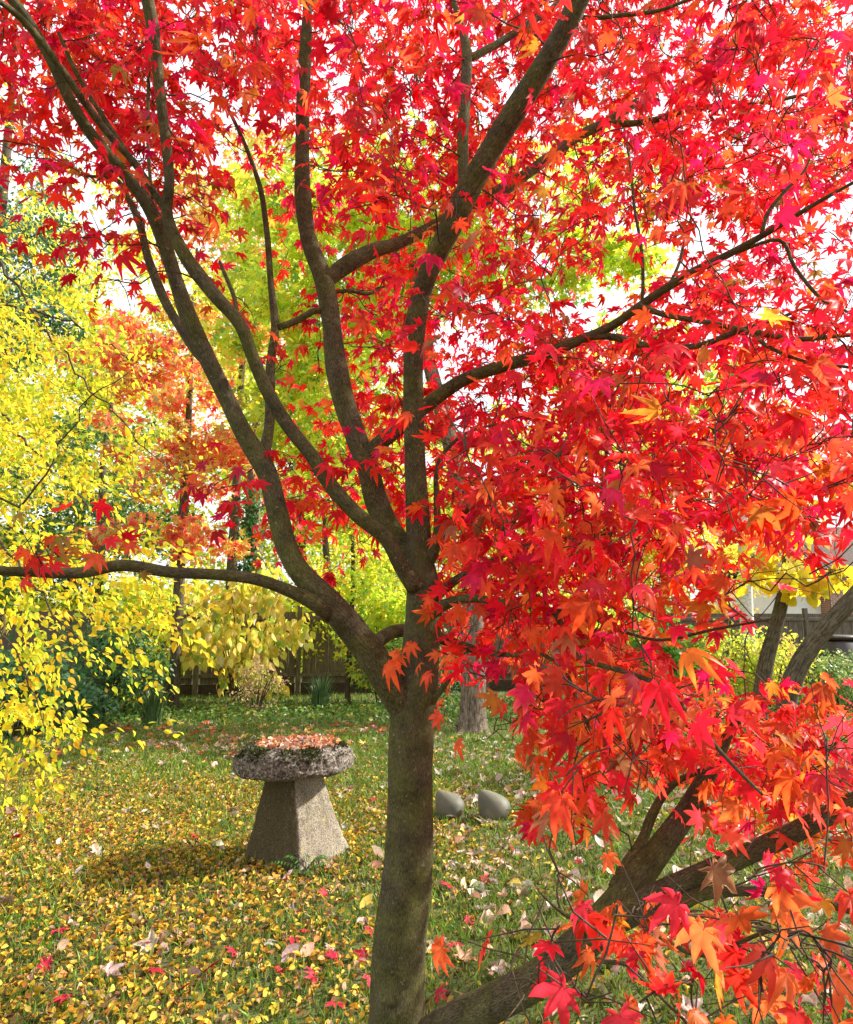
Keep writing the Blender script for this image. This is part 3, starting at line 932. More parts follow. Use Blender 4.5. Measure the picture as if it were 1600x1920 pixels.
c = mixc(t, ramp(t, mm.outputs[0], [(1.12, (0, 0, 0)), (1.22, (.9,) * 3)]), c, ramp(t, n2.outputs['Fac'], [(.35, (.012, .014, .006)), (.65, (.075, .085, .02))]))
p = N(t, 'ShaderNodeBsdfPrincipled', Roughness=.95)
t.links.new(c, p.inputs['Base Color'])
b = N(t, 'ShaderNodeBump', Strength=1.0, Distance=.02)
t.links.new(n2.outputs['Fac'], b.inputs['Height']); t.links.new(b.outputs[0], p.inputs['Normal'])
t.links.new(p.outputs[0], out.inputs['Surface'])
M_CAP = m

SB = G(556, 1612)
SX, SY = SB[0], SB[1] + .05
stone = empty('staddle_stone', (SX, SY, 0), 'mushroom shaped staddle stone with mossy round cap and tapering square pillar', 'stone ornament')


def rings_mesh(name, rings, mat, parent, smooth=True, cap=True):
    n = len(rings[0])
    a = Acc()
    v = np.concatenate(rings)
    f = []
    for i in range(len(rings) - 1):
        for k in range(n):
            k2 = (k + 1) % n
            f.append((i * n + k, i * n + k2, (i + 1) * n + k2, (i + 1) * n + k))
    if cap:
        f.append(tuple(range(n))[::-1])
        f.append(tuple((len(rings) - 1) * n + k for k in range(n)))
    a.add(v, f)
    return a.build(name, mat, parent, smooth)


def vnoise(p, s, seed=0):
    p = p * s
    return (np.sin(p[:, 0] * 1.7 + seed) * np.sin(p[:, 1] * 1.3 + 2 * seed) + np.sin(p[:, 1] * 2.9 + p[:, 2] * 2.3 + seed) * .6 + np.sin(p[:, 0] * 4.3 - p[:, 2] * 3.7 + 3 * seed) * .4) / 2


# pillar: rounded square frustum
rot = math.radians(-31)
nseg = 160
th = np.arange(nseg) * 2 * math.pi / nseg
pe = 22.0
sq = 1 / (np.abs(np.cos(th)) ** pe + np.abs(np.sin(th)) ** pe) ** (1 / pe)
rings = []
for z in np.linspace(-.03, .56, 70):
    f = np.clip(z / .555, 0, 1)
    h = .252 + (.120 - .252) * f ** .92 + .012 * np.exp(-((z) / .05) ** 2)
    x, y = h * sq * np.cos(th), h * sq * np.sin(th)
    X = SX - .045 * f + x * math.cos(rot) - y * math.sin(rot)
    Y = SY + x * math.sin(rot) + y * math.cos(rot)
    q = np.stack([X, Y, np.full(nseg, z)], 1)
    dd = np.array([noise.noise(Vector(w) * 7) * .008 + noise.noise(Vector(w) * 26) * .005 + noise.noise(Vector(w) * 80) * .0035 for w in q])
    q[:, 0] += dd * np.cos(th + rot); q[:, 1] += dd * np.sin(th + rot)
    rings.append(q)
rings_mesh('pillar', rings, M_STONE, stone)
# cap
prof = [(.06, .535), (.20, .532), (.31, .540), (.355, .545), (.385, .560), (.394, .590), (.390, .622), (.372, .655), (.345, .682), (.30, .702), (.22, .714), (.12, .720), (.03, .721)]
pr = np.array(prof)
pr = np.stack([np.interp(np.linspace(0, 1, 64), np.linspace(0, 1, len(pr)), pr[:, i]) for i in (0, 1)], 1)
nseg = 200
th = np.arange(nseg) * 2 * math.pi / nseg
rings = []
for r, z in pr:
    rr = r * (1 + .03 * np.sin(th * 2 + .6) + .02 * np.sin(th * 3 + 2) + .012 * np.sin(th * 7))
    q = np.stack([SX - .045 + rr * .965 * np.cos(th), SY + rr * np.sin(th) * .96, np.full(nseg, z)], 1)
    k = np.array([noise.noise(Vector(w) * 16) * .016 + noise.noise(Vector((w[0] * 60, w[1] * 60, w[2] * 38))) * .013 + noise.noise(Vector(w) * 130) * .006 for w in q])
    edge = np.clip((r - .05) / .3, 0, 1)
    q[:, 0] += k * np.cos(th) * edge; q[:, 1] += k * np.sin(th) * edge
    q[:, 2] += k * .8 * edge + .03 * (q[:, 0] - SX) * .4
    rings.append(q)
rings_mesh('cap', rings, M_CAP, stone)
# moss tufts round the rim
k = 7000
a = rng.uniform(0, 6.28, k)
clump = np.sin(a * 5 + 1) + np.sin(a * 11) * .7 + rng.normal(0, .5, k)
k_ = clump > .1
a = a[k_]
k = len(a)
rr = rng.uniform(.27, .385, k)
zz = np.interp(rr, [.29, .32, .35, .378], [.706, .696, .680, .648])
pos = np.stack([SX - .045 + rr * .965 * np.cos(a), SY + rr * np.sin(a) * .96, zz + .004 + .012 * rr * np.cos(a)], 1)
xd = np.stack([np.cos(a) * .6, np.sin(a) * .6, np.full(k, .9)], 1) + rng.normal(0, .45, (k, 3))
cm = pick([(3, (.045, .055, .012)), (2, (.085, .10, .02)), (2, (.02, .022, .012)), (1, (.13, .11, .07))], k, .2)
leaf_cloud('moss', M_GRASS, stone, T_DIAMOND, pos, xd, rdir(k), rng.uniform(.010, .024, k), cm)
# leaves lying on the cap
k = 520
a, rr = rng.uniform(0, 6.28, k), .275 * np.sqrt(rng.random(k))
X, Y = SX - .025 + rr * np.cos(a), SY + rr * np.sin(a) * .95
pos = np.stack([X, Y, .724 + rng.uniform(0, .012, k) * (1.2 - rr / .275) + .012 * (X - SX)], 1)
a = rng.uniform(0, 6.28, k)
xd = np.stack([np.cos(a), np.sin(a), rng.normal(0, .3, k)], 1)
nn = np.stack([rng.normal(0, .5, k), rng.normal(0, .5, k), np.ones(k)], 1)
c1 = pick([(3, (.62, .32, .24)), (2.4, (.62, .18, .06)), (2, (.66, .50, .38)), (2.5, (.40, .18, .09)), (1.2, (.62, .40, .08)), (.8, (.50, .08, .04))], k, .18)
tag(leaf_cloud('leaf_pile', M_LITTER, None, T_LITTER + T_MAPLE_LOW, pos, xd, nn, rng.uniform(.018, .042, k), c1), 'pink and orange fallen leaves heaped on the round stone cap', 'fallen leaves', kind='stuff')

# fern at the foot of the pillar
FB = G(572, 1640)
fern = empty('fern', (FB[0], FB[1], 0), 'small green fern growing at the foot of the stone pillar', 'plant')
a = Acc()
fp, fx, fn, fs = [], [], [], []
for k, (ang, L, up) in enumerate(((-.3, .22, 1.2), (.7, .19, 1.6), (1.5, .17, 1.9), (2.3, .21, 1.6), (3.3, .24, 1.2), (-1.2, .18, .8), (4.2, .17, .9), (.2, .16, 2.2), (2.8, .15, 2.3))):
    d = np.array([math.cos(ang), math.sin(ang) * .5 - .3, 0])
    tt = np.linspace(0, 1, 14)
    pts = np.array([FB[0], FB[1], .0]) + L * (d * tt[:, None] + np.array([0, 0, 1]) * (up * tt - .75 * up * tt ** 2)[:, None])
    a.tube(pts, np.linspace(.0018, .0006, 14), 4)
    for i in range(2, 14):
        s = np.cross(d, [0, 0, 1])
        for sg in (-1, 1):
            fp.append(pts[i]); fx.append(s * sg + d * .5 + np.array([0, 0, -.1])); fn.append([0, -.2, 1])
            fs.append(.030 * math.sin(math.pi * (i / 14) ** .7) + .006)
stem = a.build('stem', M_GREEN, fern)
k = len(fp)
leaf_cloud('fronds', M_GREEN, fern, [ovate(.30, .2, .1)], np.array(fp), np.array(fx, float), np.array(fn, float) + rng.normal(0, .2, (k, 3)), np.array(fs), pick([(2, (.07, .19, .035)), (1, (.12, .25, .05))], k, .2))

# ------------------------------------------------------------------ two teardrop stones
m = plain_mat('smooth_garden_stone', (.06, .066, .048), (.15, .142, .10), 7.0, .6, .25, .004)
M_PEBBLE = m


def teardrop(name, base, size, tilt, turn, label):
    prof = [(.0, .0), (.28, .012), (.42, .07), (.495, .19), (.50, .31), (.465, .46), (.395, .60), (.30, .75), (.21, .87), (.12, .97), (.05, 1.02), (0.0, 1.035)]
    pr = np.array(prof)
    n = 48
    th = np.arange(n) * 2 * math.pi / n
    rings = []
    pr2 = np.stack([np.interp(np.linspace(0, 1, 30), np.linspace(0, 1, len(pr)), pr[:, i]) for i in (0, 1)], 1)
    pr2[:, 0] = np.maximum(pr2[:, 0], .004)
    ct, st = math.cos(tilt), math.sin(tilt)
    for r, z in pr2:
        x, y, zz = r * np.cos(th), r * np.sin(th), np.full(n, z - .40)
        x2, z2 = x * ct - zz * st, x * st + zz * ct
        q = np.stack([x2, y, z2], 1) * size
        cz, sz = math.cos(turn), math.sin(turn)
        q = np.stack([q[:, 0] * cz - q[:, 1] * sz, q[:, 0] * sz + q[:, 1] * cz, q[:, 2] + size * .40], 1)
        q += vnoise(q + base, 24, 1)[:, None] * .0015
        rings.append(q + np.array([base[0], base[1], -.012]))
    return tag(rings_mesh(name, rings, M_PEBBLE, None), label, 'garden stone', 'teardrop stones on the lawn')


teardrop('garden_stone', G(842, 1533), .235, .62, .1, 'smooth grey green teardrop stone nearest the maple trunk on the lawn')
teardrop('garden_stone', G(925, 1538), .255, .66, -.05, 'smooth grey buff teardrop stone standing farther right of the trunk')

# ------------------------------------------------------------------ fence along the back
M_BOARD = plain_mat('weathered_fence_board', (.055, .042, .03), (.17, .135, .10), 6.0, .9, .4, .006, (8, 8, 1))
M_BOARD2 = plain_mat('dark_gravel_board', (.025, .018, .012), (.07, .05, .035), 6.0, .9, .4, .006, (1, 1, 8))
F0, F1 = np.array([-11.0, 13.4]), np.array([15.0, 18.6])
fd = unit(F1 - F0)
frz = math.atan2(fd[1], fd[0])
fnr = np.array([fd[1], -fd[0]])        # towards the camera
fence = empty('wooden_fence', (*((F0 + F1) / 2), 0), 'weathered close board wooden fence along the back of the garden', 'fence')
L = float(np.linalg.norm(F1 - F0))
nb = int(L / 2.1)
for i in range(nb):
    a = Acc()
    s0 = i * 2.1
    for k in range(14):
        c = F0 + fd * (s0 + .09 + (k + .5) * .138)
        a.box((*(c + fnr * .004 * (k % 2)), .26 + .75), (.134, .018, 1.5 + rng.normal(0, .004)), frz + .04)
    a.build('panel', M_BOARD, fence, False)
    a = Acc()
    c = F0 + fd * (s0 + 1.05)
    a.box((*(c + fnr * .01), .13), (1.98, .03, .25), frz)
    a.build('gravel_board', M_BOARD2, fence, False)
    for z in (.42, 1.62):
        a = Acc()
        a.box((*(c + fnr * .034), z), (1.98, .04, .08), frz, .006)
        a.build('rail', M_BOARD, fence, False)
    a = Acc()
    c = F0 + fd * s0
    a.box((*(c + fnr * .02), .95), (.1, .1, 1.9), frz, .008)
    a.build('post', M_BOARD, fence, False)

# ------------------------------------------------------------------ background trees and shrubs
def tree(name, label, cat, base, height, r0, blobs, leaf_t, leaf_size, nleaf, pal, mat, bark=None, lean=(0, 0), clumps=70, clump_r=.45, group=None, trunk_pts=None,
         hang=.4, r_top=.25, nrm_bias=(0, -.2, .6), stem_names='trunk', c2=None, extra=None, twig_r=.012):
    """one tree: trunk, branches, crown. blobs = [(centre, radii, weight)] ellipsoids that hold the foliage"""
    base = np.array([base[0], base[1], 0.0])
    root = empty(name, base, label, cat, group)
    if trunk_pts is None:
        trunk_pts = [[base[0] + lean[0] * f + rng.normal(0, .04) * (f > 0), base[1] + lean[1] * f, height * f, r0 * (1.25 if f == 0 else 1 - (1 - r_top) * f)] for f in (0, .06, .2, .4, .6, .8, 1)]
        trunk_pts[0][2] = -.05
    c = spline(trunk_pts, .15)
    a = Acc()
    a.tube(c[:, :3], c[:, 3], 14)
    a.build(stem_names, bark or M_BG_BARK, root)
    w = np.array([b[2] for b in blobs], float)
    bi = rng.choice(len(blobs), clumps, p=w / w.sum())
    cc = []
    for i in bi:
        q = rdir(1)[0] * rng.random() ** .45
        cc.append(np.array(blobs[i][0]) + q * np.array(blobs[i][1]))
    cc = np.array(cc)
    cc[:, 2] = np.maximum(cc[:, 2], .15)
    tw = {}
    lo = len(c) // 4
    grow([c[lo::3, :3]], [c[lo::3, 3]], cc, None, .003, max(.02, r0 * .45), 5, .08, .06, split=tw)
    for q in tw.values(): q.build('branch', bark or M_BG_BARK, root)
    ci = rng.integers(0, clumps, nleaf)
    sz = clump_r * np.exp(rng.normal(0, .25, clumps))
    off = rdir(nleaf) * (rng.random(nleaf) ** .5)[:, None]
    off[:, 2] *= .6
    pos = cc[ci] + off * sz[ci][:, None]
    okk = pos[:, 2] > .03
    xd = unit(off * np.array([1, 1, .3]) + rng.normal(0, .5, (nleaf, 3))) - np.array([0, 0, hang])
    nn = np.array(nrm_bias) + rng.normal(0, .55, (nleaf, 3))
    tone = np.exp(rng.normal(0, .12, clumps))[ci][:, None]
    c1 = np.clip(pick(pal, nleaf, .15) * tone, 0, .9)
    s = leaf_size * rng.uniform(.65, 1.25, nleaf)
    leaf_cloud('crown', mat, root, leaf_t, pos[okk], xd[okk], nn[okk], s[okk], c1[okk], None)
    return root


YG = [(4, (.60, .64, .05)), (4, (.76, .68, .06)), (2, (.40, .52, .06)), (1.5, (.80, .62, .06))]
LIME = [(4, (.46, .60, .05)), (3.5, (.66, .68, .06)), (1.2, (.24, .42, .08)), (1.8, (.78, .70, .07))]
GOLD = [(4, (.74, .52, .04)), (3, (.68, .42, .03)), (2, (.58, .54, .05)), (1, (.42, .44, .05))]
ORANGE = [(4, (.86, .24, .09)), (3, (.85, .13, .08)), (3, (.86, .42, .14)), (2.6, (.80, .58, .10)), (1, (.50, .52, .18)), (1.4, (.80, .08, .10))]
DARK = [(4, (.05, .14, .04)), (3, (.08, .20, .06)), (2, (.13, .25, .07)), (.4, (.35, .33, .06))]
BLUEG = [(4, (.09, .22, .09)), (3, (.15, .30, .14)), (2, (.06, .16, .05))]
PURPLE = [(4, (.22, .03, .07)), (3, (.32, .06, .10)), (2, (.14, .02, .05)), (1, (.45, .14, .10))]

# young orange red tree on the left
b = G(325, 1335)
Yb = b[1]
tp = [[b[0], Yb, -.05, .13]] + [[*P(px, py, Yb), w / 2 / FPX * Yb] for px, py, w in ((325, 1320, 22), (330, 1230, 21), (336, 1100, 20), (343, 980, 17), (350, 860, 14), (356, 740, 11), (360, 640, 8), (362, 560, 5))]
tree('young_red_tree', 'slender young tree with orange red leaves in front of the fence at left', 'tree', (b[0], Yb), 8, .12,
     [(P(330, 780, Yb - .2), (1.5, 1.3, 1.7), 3), (P(250, 660, Yb), (1.3, 1.2, 1.0), 1.6), (P(420, 850, Yb - .4), (.9, 1, 1.1), 1.6), (P(330, 1000, Yb - .5), (1.6, 1.0, .35), 1.3), (P(200, 720, Yb), (1.0, 1.2, .8), .8)],
     T_MAPLE_LOW, .125, 3800, ORANGE, M_RED, clumps=95, clump_r=.34, trunk_pts=tp)

# tall yellow green maple with the furrowed trunk
b = G(886, 1372)
Yb = b[1]
tp = [[b[0], Yb, -.05, .27], [b[0], Yb, .12, .22]] + [[*P(px, py, Yb), w / 2 / FPX * Yb] for px, py, w in ((887, 1330, 49), (888, 1270, 46), (888, 1150, 42), (880, 1000, 38), (850, 850, 34), (810, 700, 28), (780, 560, 20), (770, 420, 12))]
tree('yellow_green_maple', 'large maple with furrowed grey trunk and lime yellow leaves behind the red foliage', 'tree', (b[0], Yb), 9, .24,
     [(P(620, 560, Yb + .5), (2.0, 2.0, 2.6), 3.2), (P(760, 420, Yb + .5), (1.6, 1.8, 1.6), 1.6), (P(1010, 400, Yb + .6), (1.5, 1.5, 1.4), 1.2), (P(1140, 440, Yb + .6), (.8, 1.2, .8), .7), (P(740, 880, Yb + 1), (1.5, 1.5, 1.2), 1.2),
      (P(1180, 780, Yb + 1.5), (2.5, 2, 1.6), 1.4), (P(500, 400, Yb + 1), (1.3, 1.4, 1.3), 1.0), (P(560, 720, Yb + 1.2), (1.4, 1.2, 1.2), .9)],
     T_MAPLE_LOW, .125, 22000, LIME + [(3.5, (.52, .56, .06))], M_YELLOW, bark=M_OAK_BARK, clumps=200, clump_r=.55, trunk_pts=tp)

# trees beyond the fence
far = [
    (-60, 19, 14.5, 3.2, YG, 'tall lime yellow tree beyond the fence at the left edge'),
    (130, 22, 17.5, 3.6, YG, 'yellow tree beyond the fence behind the hanging yellow twigs'),
    (330, 24, 19.5, 4.4, YG, 'lime yellow tree standing beyond the fence behind the young red tree'),
    (560, 21, 13.5, 3.0, LIME, 'green and lime tree beyond the fence left of the maple trunk'),
    (760, 26, 11.5, 3.2, YG, 'yellow green tree beyond the fence behind the trunk of the red maple'),
    (990, 23, 9.6, 3.4, YG, 'yellow green tree beyond the fence seen right of the maple trunk'),
    (1250, 25, 9.6, 3.4, GOLD, 'golden tree beyond the fence behind the red foliage at right'),
    (1440, 32, 11.5, 3.2, GOLD, 'golden tree beyond the fence near the brick house'),
]
for px, Y, h, rr, pal, lab in far:
    x = P(px, 1170, Y)[0]
    tree('background_tree', lab, 'tree', (x, Y), h * .8, .2, [((x, Y, h * .66), (rr, rr * .9, h * .34), 3), ((x - rr * .4, Y - 1, h * .36), (rr, rr * .8, h * .24), 1.5), ((x + rr * .5, Y - .5, h * .38), (rr * .8, rr * .8, h * .24), 1.5), ((x, Y - 1, 1.8), (rr, 1, 1.5), .8)],
         T_DIAMOND, .17, 19000, pal, M_YELLOW, clumps=150, clump_r=.72, group='trees beyond the fence')
for px, Y, rr, lab in ((120, 16.2, 2.6, 'low lime yellow bush showing above the fence at far left'), (640, 15.6, 1.9, 'small leaved yellow green bush spilling over the fence left of the maple trunk'), (1010, 17.5, 2.4, 'pale green bush showing above the fence right of the trunk')):
    x = P(px, 1170, Y)[0]
    tree('background_bush', lab, 'bush', (x, Y), 1.8, .06, [((x, Y, 1.7), (rr, .7, 1.2), 1)], T_DIAMOND, .10, 6000, YG + LIME, M_YELLOW, clumps=70, clump_r=.4)
x = P(610, 1170, 18)[0]
tree('purple_leaf_tree', 'dark purple leaved tree beyond the fence between the maple stems', 'tree', (x, 18), 6.5, .14, [((x, 18, 6.3), (1.7, 1.4, 1.9), 1)], T_DIAMOND, .14, 3200, PURPLE, M_RED, clumps=60, clump_r=.45)
x = P(175, 1170, 16.5)[0]
tree('evergreen_tree', 'dark green tree beyond the fence behind the yellow branches', 'tree', (x, 16.5), 7, .18, [((x, 16.5, 4.6), (2.2, 1.8, 2.4), 2), ((x - 1.5, 16.5, 3.0), (1.8, 1.6, 1.4), 1)], T_DIAMOND, .13, 8000, DARK + [(3, (.16, .26, .05))], M_GREEN, clumps=90, clump_r=.6)
x = P(470, 1170, 15.5)[0]
tree('ivy_clad_tree', 'old tree stem wrapped in dark ivy beyond the fence', 'tree', (x, 15.5), 7.0, .22, [((x - .05, 15.3, 3.6), (.35, .3, 1.6), 2), ((x, 15.3, 2.2), (.5, .4, 1.0), 1)], T_DIAMOND, .10, 2600, DARK, M_GREEN, bark=M_OAK_BARK, clumps=50, clump_r=.25, r_top=.6)
x = P(30, 1170, 13)[0]
tree('conifer_tree', 'dark blue green conifer with drooping boughs at the left edge', 'tree', (x - 1.2, 13), 13, .25, [((x - .9, 13, 9.2), (1.6, 1.3, 2.2), 2), ((x - .6, 13, 7.2), (1.5, 1.2, .8), 1)], T_DIAMOND, .10, 7000, BLUEG, M_GREEN, clumps=90, clump_r=.45, hang=1.0)
x = P(430, 1170, 15)[0]
tree('tall_orange_tree', 'tall thin tree with pale orange and yellow leaves high behind the maple', 'tree', (x, 15.0), 11, .14, [((x + .2, 15, 11.0), (2.2, 1.5, 2.4), 1), ((x - .3, 15, 8.2), (1.8, 1.2, 1.4), .7)], T_MAPLE_LOW, .11, 6500, [(3, (.80, .36, .08)), (3, (.78, .52, .08)), (2, (.75, .22, .07)), (2, (.5, .5, .06))], M_YELLOW, clumps=95, clump_r=.5)

# the yellow leaved tree that hangs in from the left
bx = -4.6
root = empty('yellow_leaf_tree', (bx, 5.2, 0), 'yellow leaved tree with thin drooping twigs hanging in from the left edge', 'tree')
c = spline([[bx, 5.2, -.05, .17], [bx + .02, 5.2, .6, .14], [bx - .03, 5.25, 2, .12], [bx + .1, 5.2, 3.6, .10], [bx + .15, 5.2, 5.2, .06], [bx + .2, 5.2, 6.6, .03]], .12)
a = Acc(); a.tube(c[:, :3], c[:, 3], 16)
a.build('trunk', M_BG_BARK, root)
npts, nrad = [c[12:, :3]], [c[12:, 3]]
for rows_ in ([(-420, 250, 16, 5.2), (-200, 330, 13, 4.9), (-20, 470, 10, 4.6), (100, 640, 7, 4.4), (230, 790, 5, 4.2), (330, 900, 3, 4.1)],
              [(-420, 420, 16, 5.2), (-200, 480, 13, 5.3), (-20, 560, 10, 5.4), (120, 600, 7, 5.5), (260, 680, 4, 5.5)],
              [(-420, 600, 18, 5.2), (-200, 640, 14, 5.0), (-20, 760, 10, 4.9), (90, 870, 8, 4.8), (180, 960, 5, 4.8), (300, 1030, 3, 4.7)],
              [(-420, 760, 18, 5.2), (-180, 800, 12, 4.6), (0, 938, 9, 4.2), (60, 925, 7, 4.1), (150, 770, 5, 4.0), (240, 700, 3, 3.9)],
              [(-420, 820, 18, 5.2), (-150, 900, 12, 4.5), (0, 1020, 9, 4.0), (90, 1130, 7, 3.8), (150, 1200, 4, 3.7), (210, 1230, 2, 3.6)],
              [(-420, 880, 16, 5.2), (-200, 960, 12, 4.6), (-60, 1080, 9, 4.0), (20, 1200, 6, 3.6), (60, 1300, 4, 3.4), (85, 1370, 2, 3.3)],
              [(-420, 300, 14, 5.2), (-250, 240, 11, 5.6), (-80, 260, 8, 5.9), (40, 330, 5, 6.0), (110, 420, 3, 6.0)]):
    q = spline(trace([(a_, b_, w_ * .55, y_) for a_, b_, w_, y_ in rows_]), .08)
    q[1:-1, :3] += rng.normal(0, .012, (len(q) - 2, 3))
    a = Acc(); a.tube(q[:, :3], q[:, 3], 7)
    a.build('limb', M_TWIG, root)
    npts.append(q[::2, :3]); nrad.append(q[::2, 3])
YEL_COVER = """
333200000
344310000
455421000
556553100
667764200
678885200
678986210
678985210
678985210
677986310
567887400
446864100
335742000
334300000
"""
rows = YEL_COVER.split()
cc = []
for j, r in enumerate(rows):
    for i, ch in enumerate(r):
        x0, y0 = -300 + 100 * i, 100 + 100 * j
        k = rng.poisson((int(ch) / 9) ** 1.15 * 12)
        lo, hi = (3.7, 7.0) if y0 < 900 else (3.5, 5.6)
        for q in range(k):
            cc.append(P(x0 + rng.uniform(0, 100), y0 + rng.uniform(0, 100), rng.uniform(lo, hi)))
cc = np.array(cc)
cc = cc[cc[:, 2] > .15]
tw = Acc()
dv = grow(npts, nrad, cc, tw, .0016, .007, 4, .05, .05)
tag(tw.build('twigs', M_TWIG, root), kind='stuff')
PP, XX, NN, SS = [], [], [], []
for q, dr in zip(cc, dv):
    k = int(rng.integers(13, 26))
    tdir = unit(np.array([.75, -.1, -.45]) + dr + rng.normal(0, .3, 3))
    s = rng.uniform(-.32, .14, k)
    PP.append(q + tdir * s[:, None] + rng.normal(0, .035, (k, 3)))
    XX.append(tdir * .9 + rng.normal(0, .5, (k, 3)) - np.array([0, 0, .28]))
    NN.append(np.array([0, -.35, .7]) + rng.normal(0, .4, (k, 3)))
    SS.append(rng.uniform(.032, .060, k))
PP, XX, NN, SS = map(np.concatenate, (PP, XX, NN, SS))
c1 = pick([(5, (.78, .60, .03)), (4, (.72, .66, .04)), (2.8, (.52, .58, .04)), (1.2, (.80, .48, .03)), (.9, (.28, .40, .05))], len(PP), .14)
leaf_cloud('crown', M_YELLOW, root, T_OVATE, PP, XX, NN, SS, c1)
print('yellow leaves', len(PP))

# shrubs in front of the fence
def shrub(name, label, px, py, h, w, leaf_t, size, n, pal, mat, clumps=40, clump_r=.25, stems=6, hang=.4, group=None, nb=(0, -.3, .6), d=.8):
    b = G(px, py)
    root = empty(name, (b[0], b[1], 0), label, 'shrub', group)
    st = {k: Acc() for k in range(stems)}
    sp, sr, ids = [], [], []
    for k in range(stems):
        an = rng.uniform(0, 6.28)
        q = np.array([math.cos(an) * w * .28, math.sin(an) * w * .2, h * rng.uniform(.6, .9)])
        s = spline([[b[0] + q[0] * .15, b[1] + q[1] * .15, -.03, .014], [b[0] + q[0] * .5, b[1] + q[1] * .5, q[2] * .5, .011], [b[0] + q[0] * 1.2, b[1] + q[1] * 1.2, q[2], .006]], .1)
        st[k].tube(s[:, :3], s[:, 3], 6)
        sp.append(s[:, :3]); sr.append(s[:, 3]); ids += [k] * len(s)
    cc = np.array([b[0], b[1], h * .52]) + rdir(clumps) * (rng.random(clumps) ** .4)[:, None] * np.array([w / 2, w / 2 * d, h * .46])
    cc[:, 2] = np.maximum(cc[:, 2], .08)
    grow(sp, sr, cc, None, .0015, .007, 4, split=st, ids=ids)
    for q in st.values(): q.build('stem', M_TWIG, root)
    ci = rng.integers(0, clumps, n)
    off = rdir(n) * (rng.random(n) ** .5)[:, None] * clump_r
    pos = cc[ci] + off
    pos[:, 2] = np.maximum(pos[:, 2], .03)
    xd = unit(off + rng.normal(0, .08, (n, 3))) - np.array([0, 0, hang])
    nn = np.array(nb) + rng.normal(0, .45, (n, 3))
    leaf_cloud('foliage', mat, root, leaf_t, pos, xd, nn, size * rng.uniform(.7, 1.2, n), pick(pal, n, .16))
    return root


PALE = [(5, (.76, .62, .16)), (3, (.70, .58, .08)), (2.5, (.52, .56, .08)), (1.5, (.28, .38, .07)), (1, (.80, .68, .34))]
shrub('pale_yellow_shrub', 'shrub with large hanging pale yellow leaves in front of the fence', 450, 1325, 2.6, 2.3, [ovate(.62, .15, .15), ovate(.6, .4, .2)], .17, 1700, PALE, M_YELLOW, 60, .30, 9, 1.6, nb=(0, -.7, .25))
shrub('lime_shrub', 'lime and yellow leafy shrub in front of the fence beside the slender red tree', 262, 1318, 2.5, 1.7, T_OVATE, .13, 1700, LIME + [(4, (.6, .56, .06))], M_YELLOW, 46, .3, 7, .9)
shrub('dark_green_shrub', 'rounded dark green leafy shrub at the left end of the fence', 185, 1345, 1.55, 1.9, T_OVATE, .085, 3800, DARK + [(3, (.07, .17, .05))], M_GREEN, 60, .28)
shrub('blue_green_shrub', 'blue green large leaved shrub at the left edge beneath the yellow branches', 20, 1385, 1.15, 1.7, T_OVATE, .10, 2000, BLUEG, M_GREEN, 50, .3)
shrub('blue_green_shrub', 'low blue green shrub spreading on the grass right of the left edge shrub', 130, 1368, .65, 1.3, T_OVATE, .085, 1300, BLUEG + [(3, (.06, .14, .05))], M_GREEN, 36, .25)
shrub('small_leaved_hedge', 'dark glossy small leaved hedge bush right behind the maple trunk', 790, 1325, 1.5, 2.2, T_DIAMOND, .07, 4200, DARK, M_GREEN, 60, .28)
shrub('green_leaf_shrub', 'bright green maple leaved bush behind the fork of the red maple', 715, 1320, 2.9, 1.8, T_MAPLE_LOW, .11, 2600, LIME, M_YELLOW, 60, .35)
shrub('dry_flower_shrub', 'small straggly shrub with faded seed heads below the pale yellow shrub', 480, 1345, .9, .9, T_DIAMOND, .05, 900, [(3, (.40, .34, .12)), (2, (.55, .42, .22)), (2, (.2, .2, .05)), (1, (.6, .3, .25))], M_YELLOW, 30, .14, 9)
shrub('heart_leaf_shrub', 'bright green heart leaved bush in front of the right fence', 1245, 1330, 1.75, 1.3, [ovate(.95, .2, .2)], .13, 900, [(4, (.10, .26, .03)), (3, (.16, .34, .04)), (1, (.32, .42, .05))], M_GREEN, 36, .3, hang=.9, nb=(0, -.6, .4))
shrub('spotted_leaf_shrub', 'loose shrub with small yellow green leaves beside the birch', 1345, 1330, 1.5, 1.6, T_DIAMOND, .07, 3000, LIME + [(3, (.5, .45, .06))], M_YELLOW, 50, .28)
shrub('spotted_leaf_shrub', 'loose yellow green shrub between the birch and the leaning stem', 1450, 1335, 1.45, 1.5, T_DIAMOND, .075, 2600, LIME + [(4, (.6, .5, .08)), (1, (.7, .25, .15))], M_YELLOW, 50, .28)
shrub('low_conifer', 'low light green conifer bush with flat sprays near the dark bin', 1580, 1335, .95, 1.6, T_DIAMOND, .06, 3600, [(3, (.14, .24, .06)), (3, (.25, .34, .09)), (1, (.5, .5, .15))], M_GREEN, 46, .22)
shrub('green_leaf_shrub', 'green and yellow leafy bush seen through the gap right of the maple fork', 1120, 1320, 2.1, 1.8, T_MAPLE_LOW, .10, 2600, LIME + [(2, (.5, .5, .06))], M_YELLOW, 50, .32)


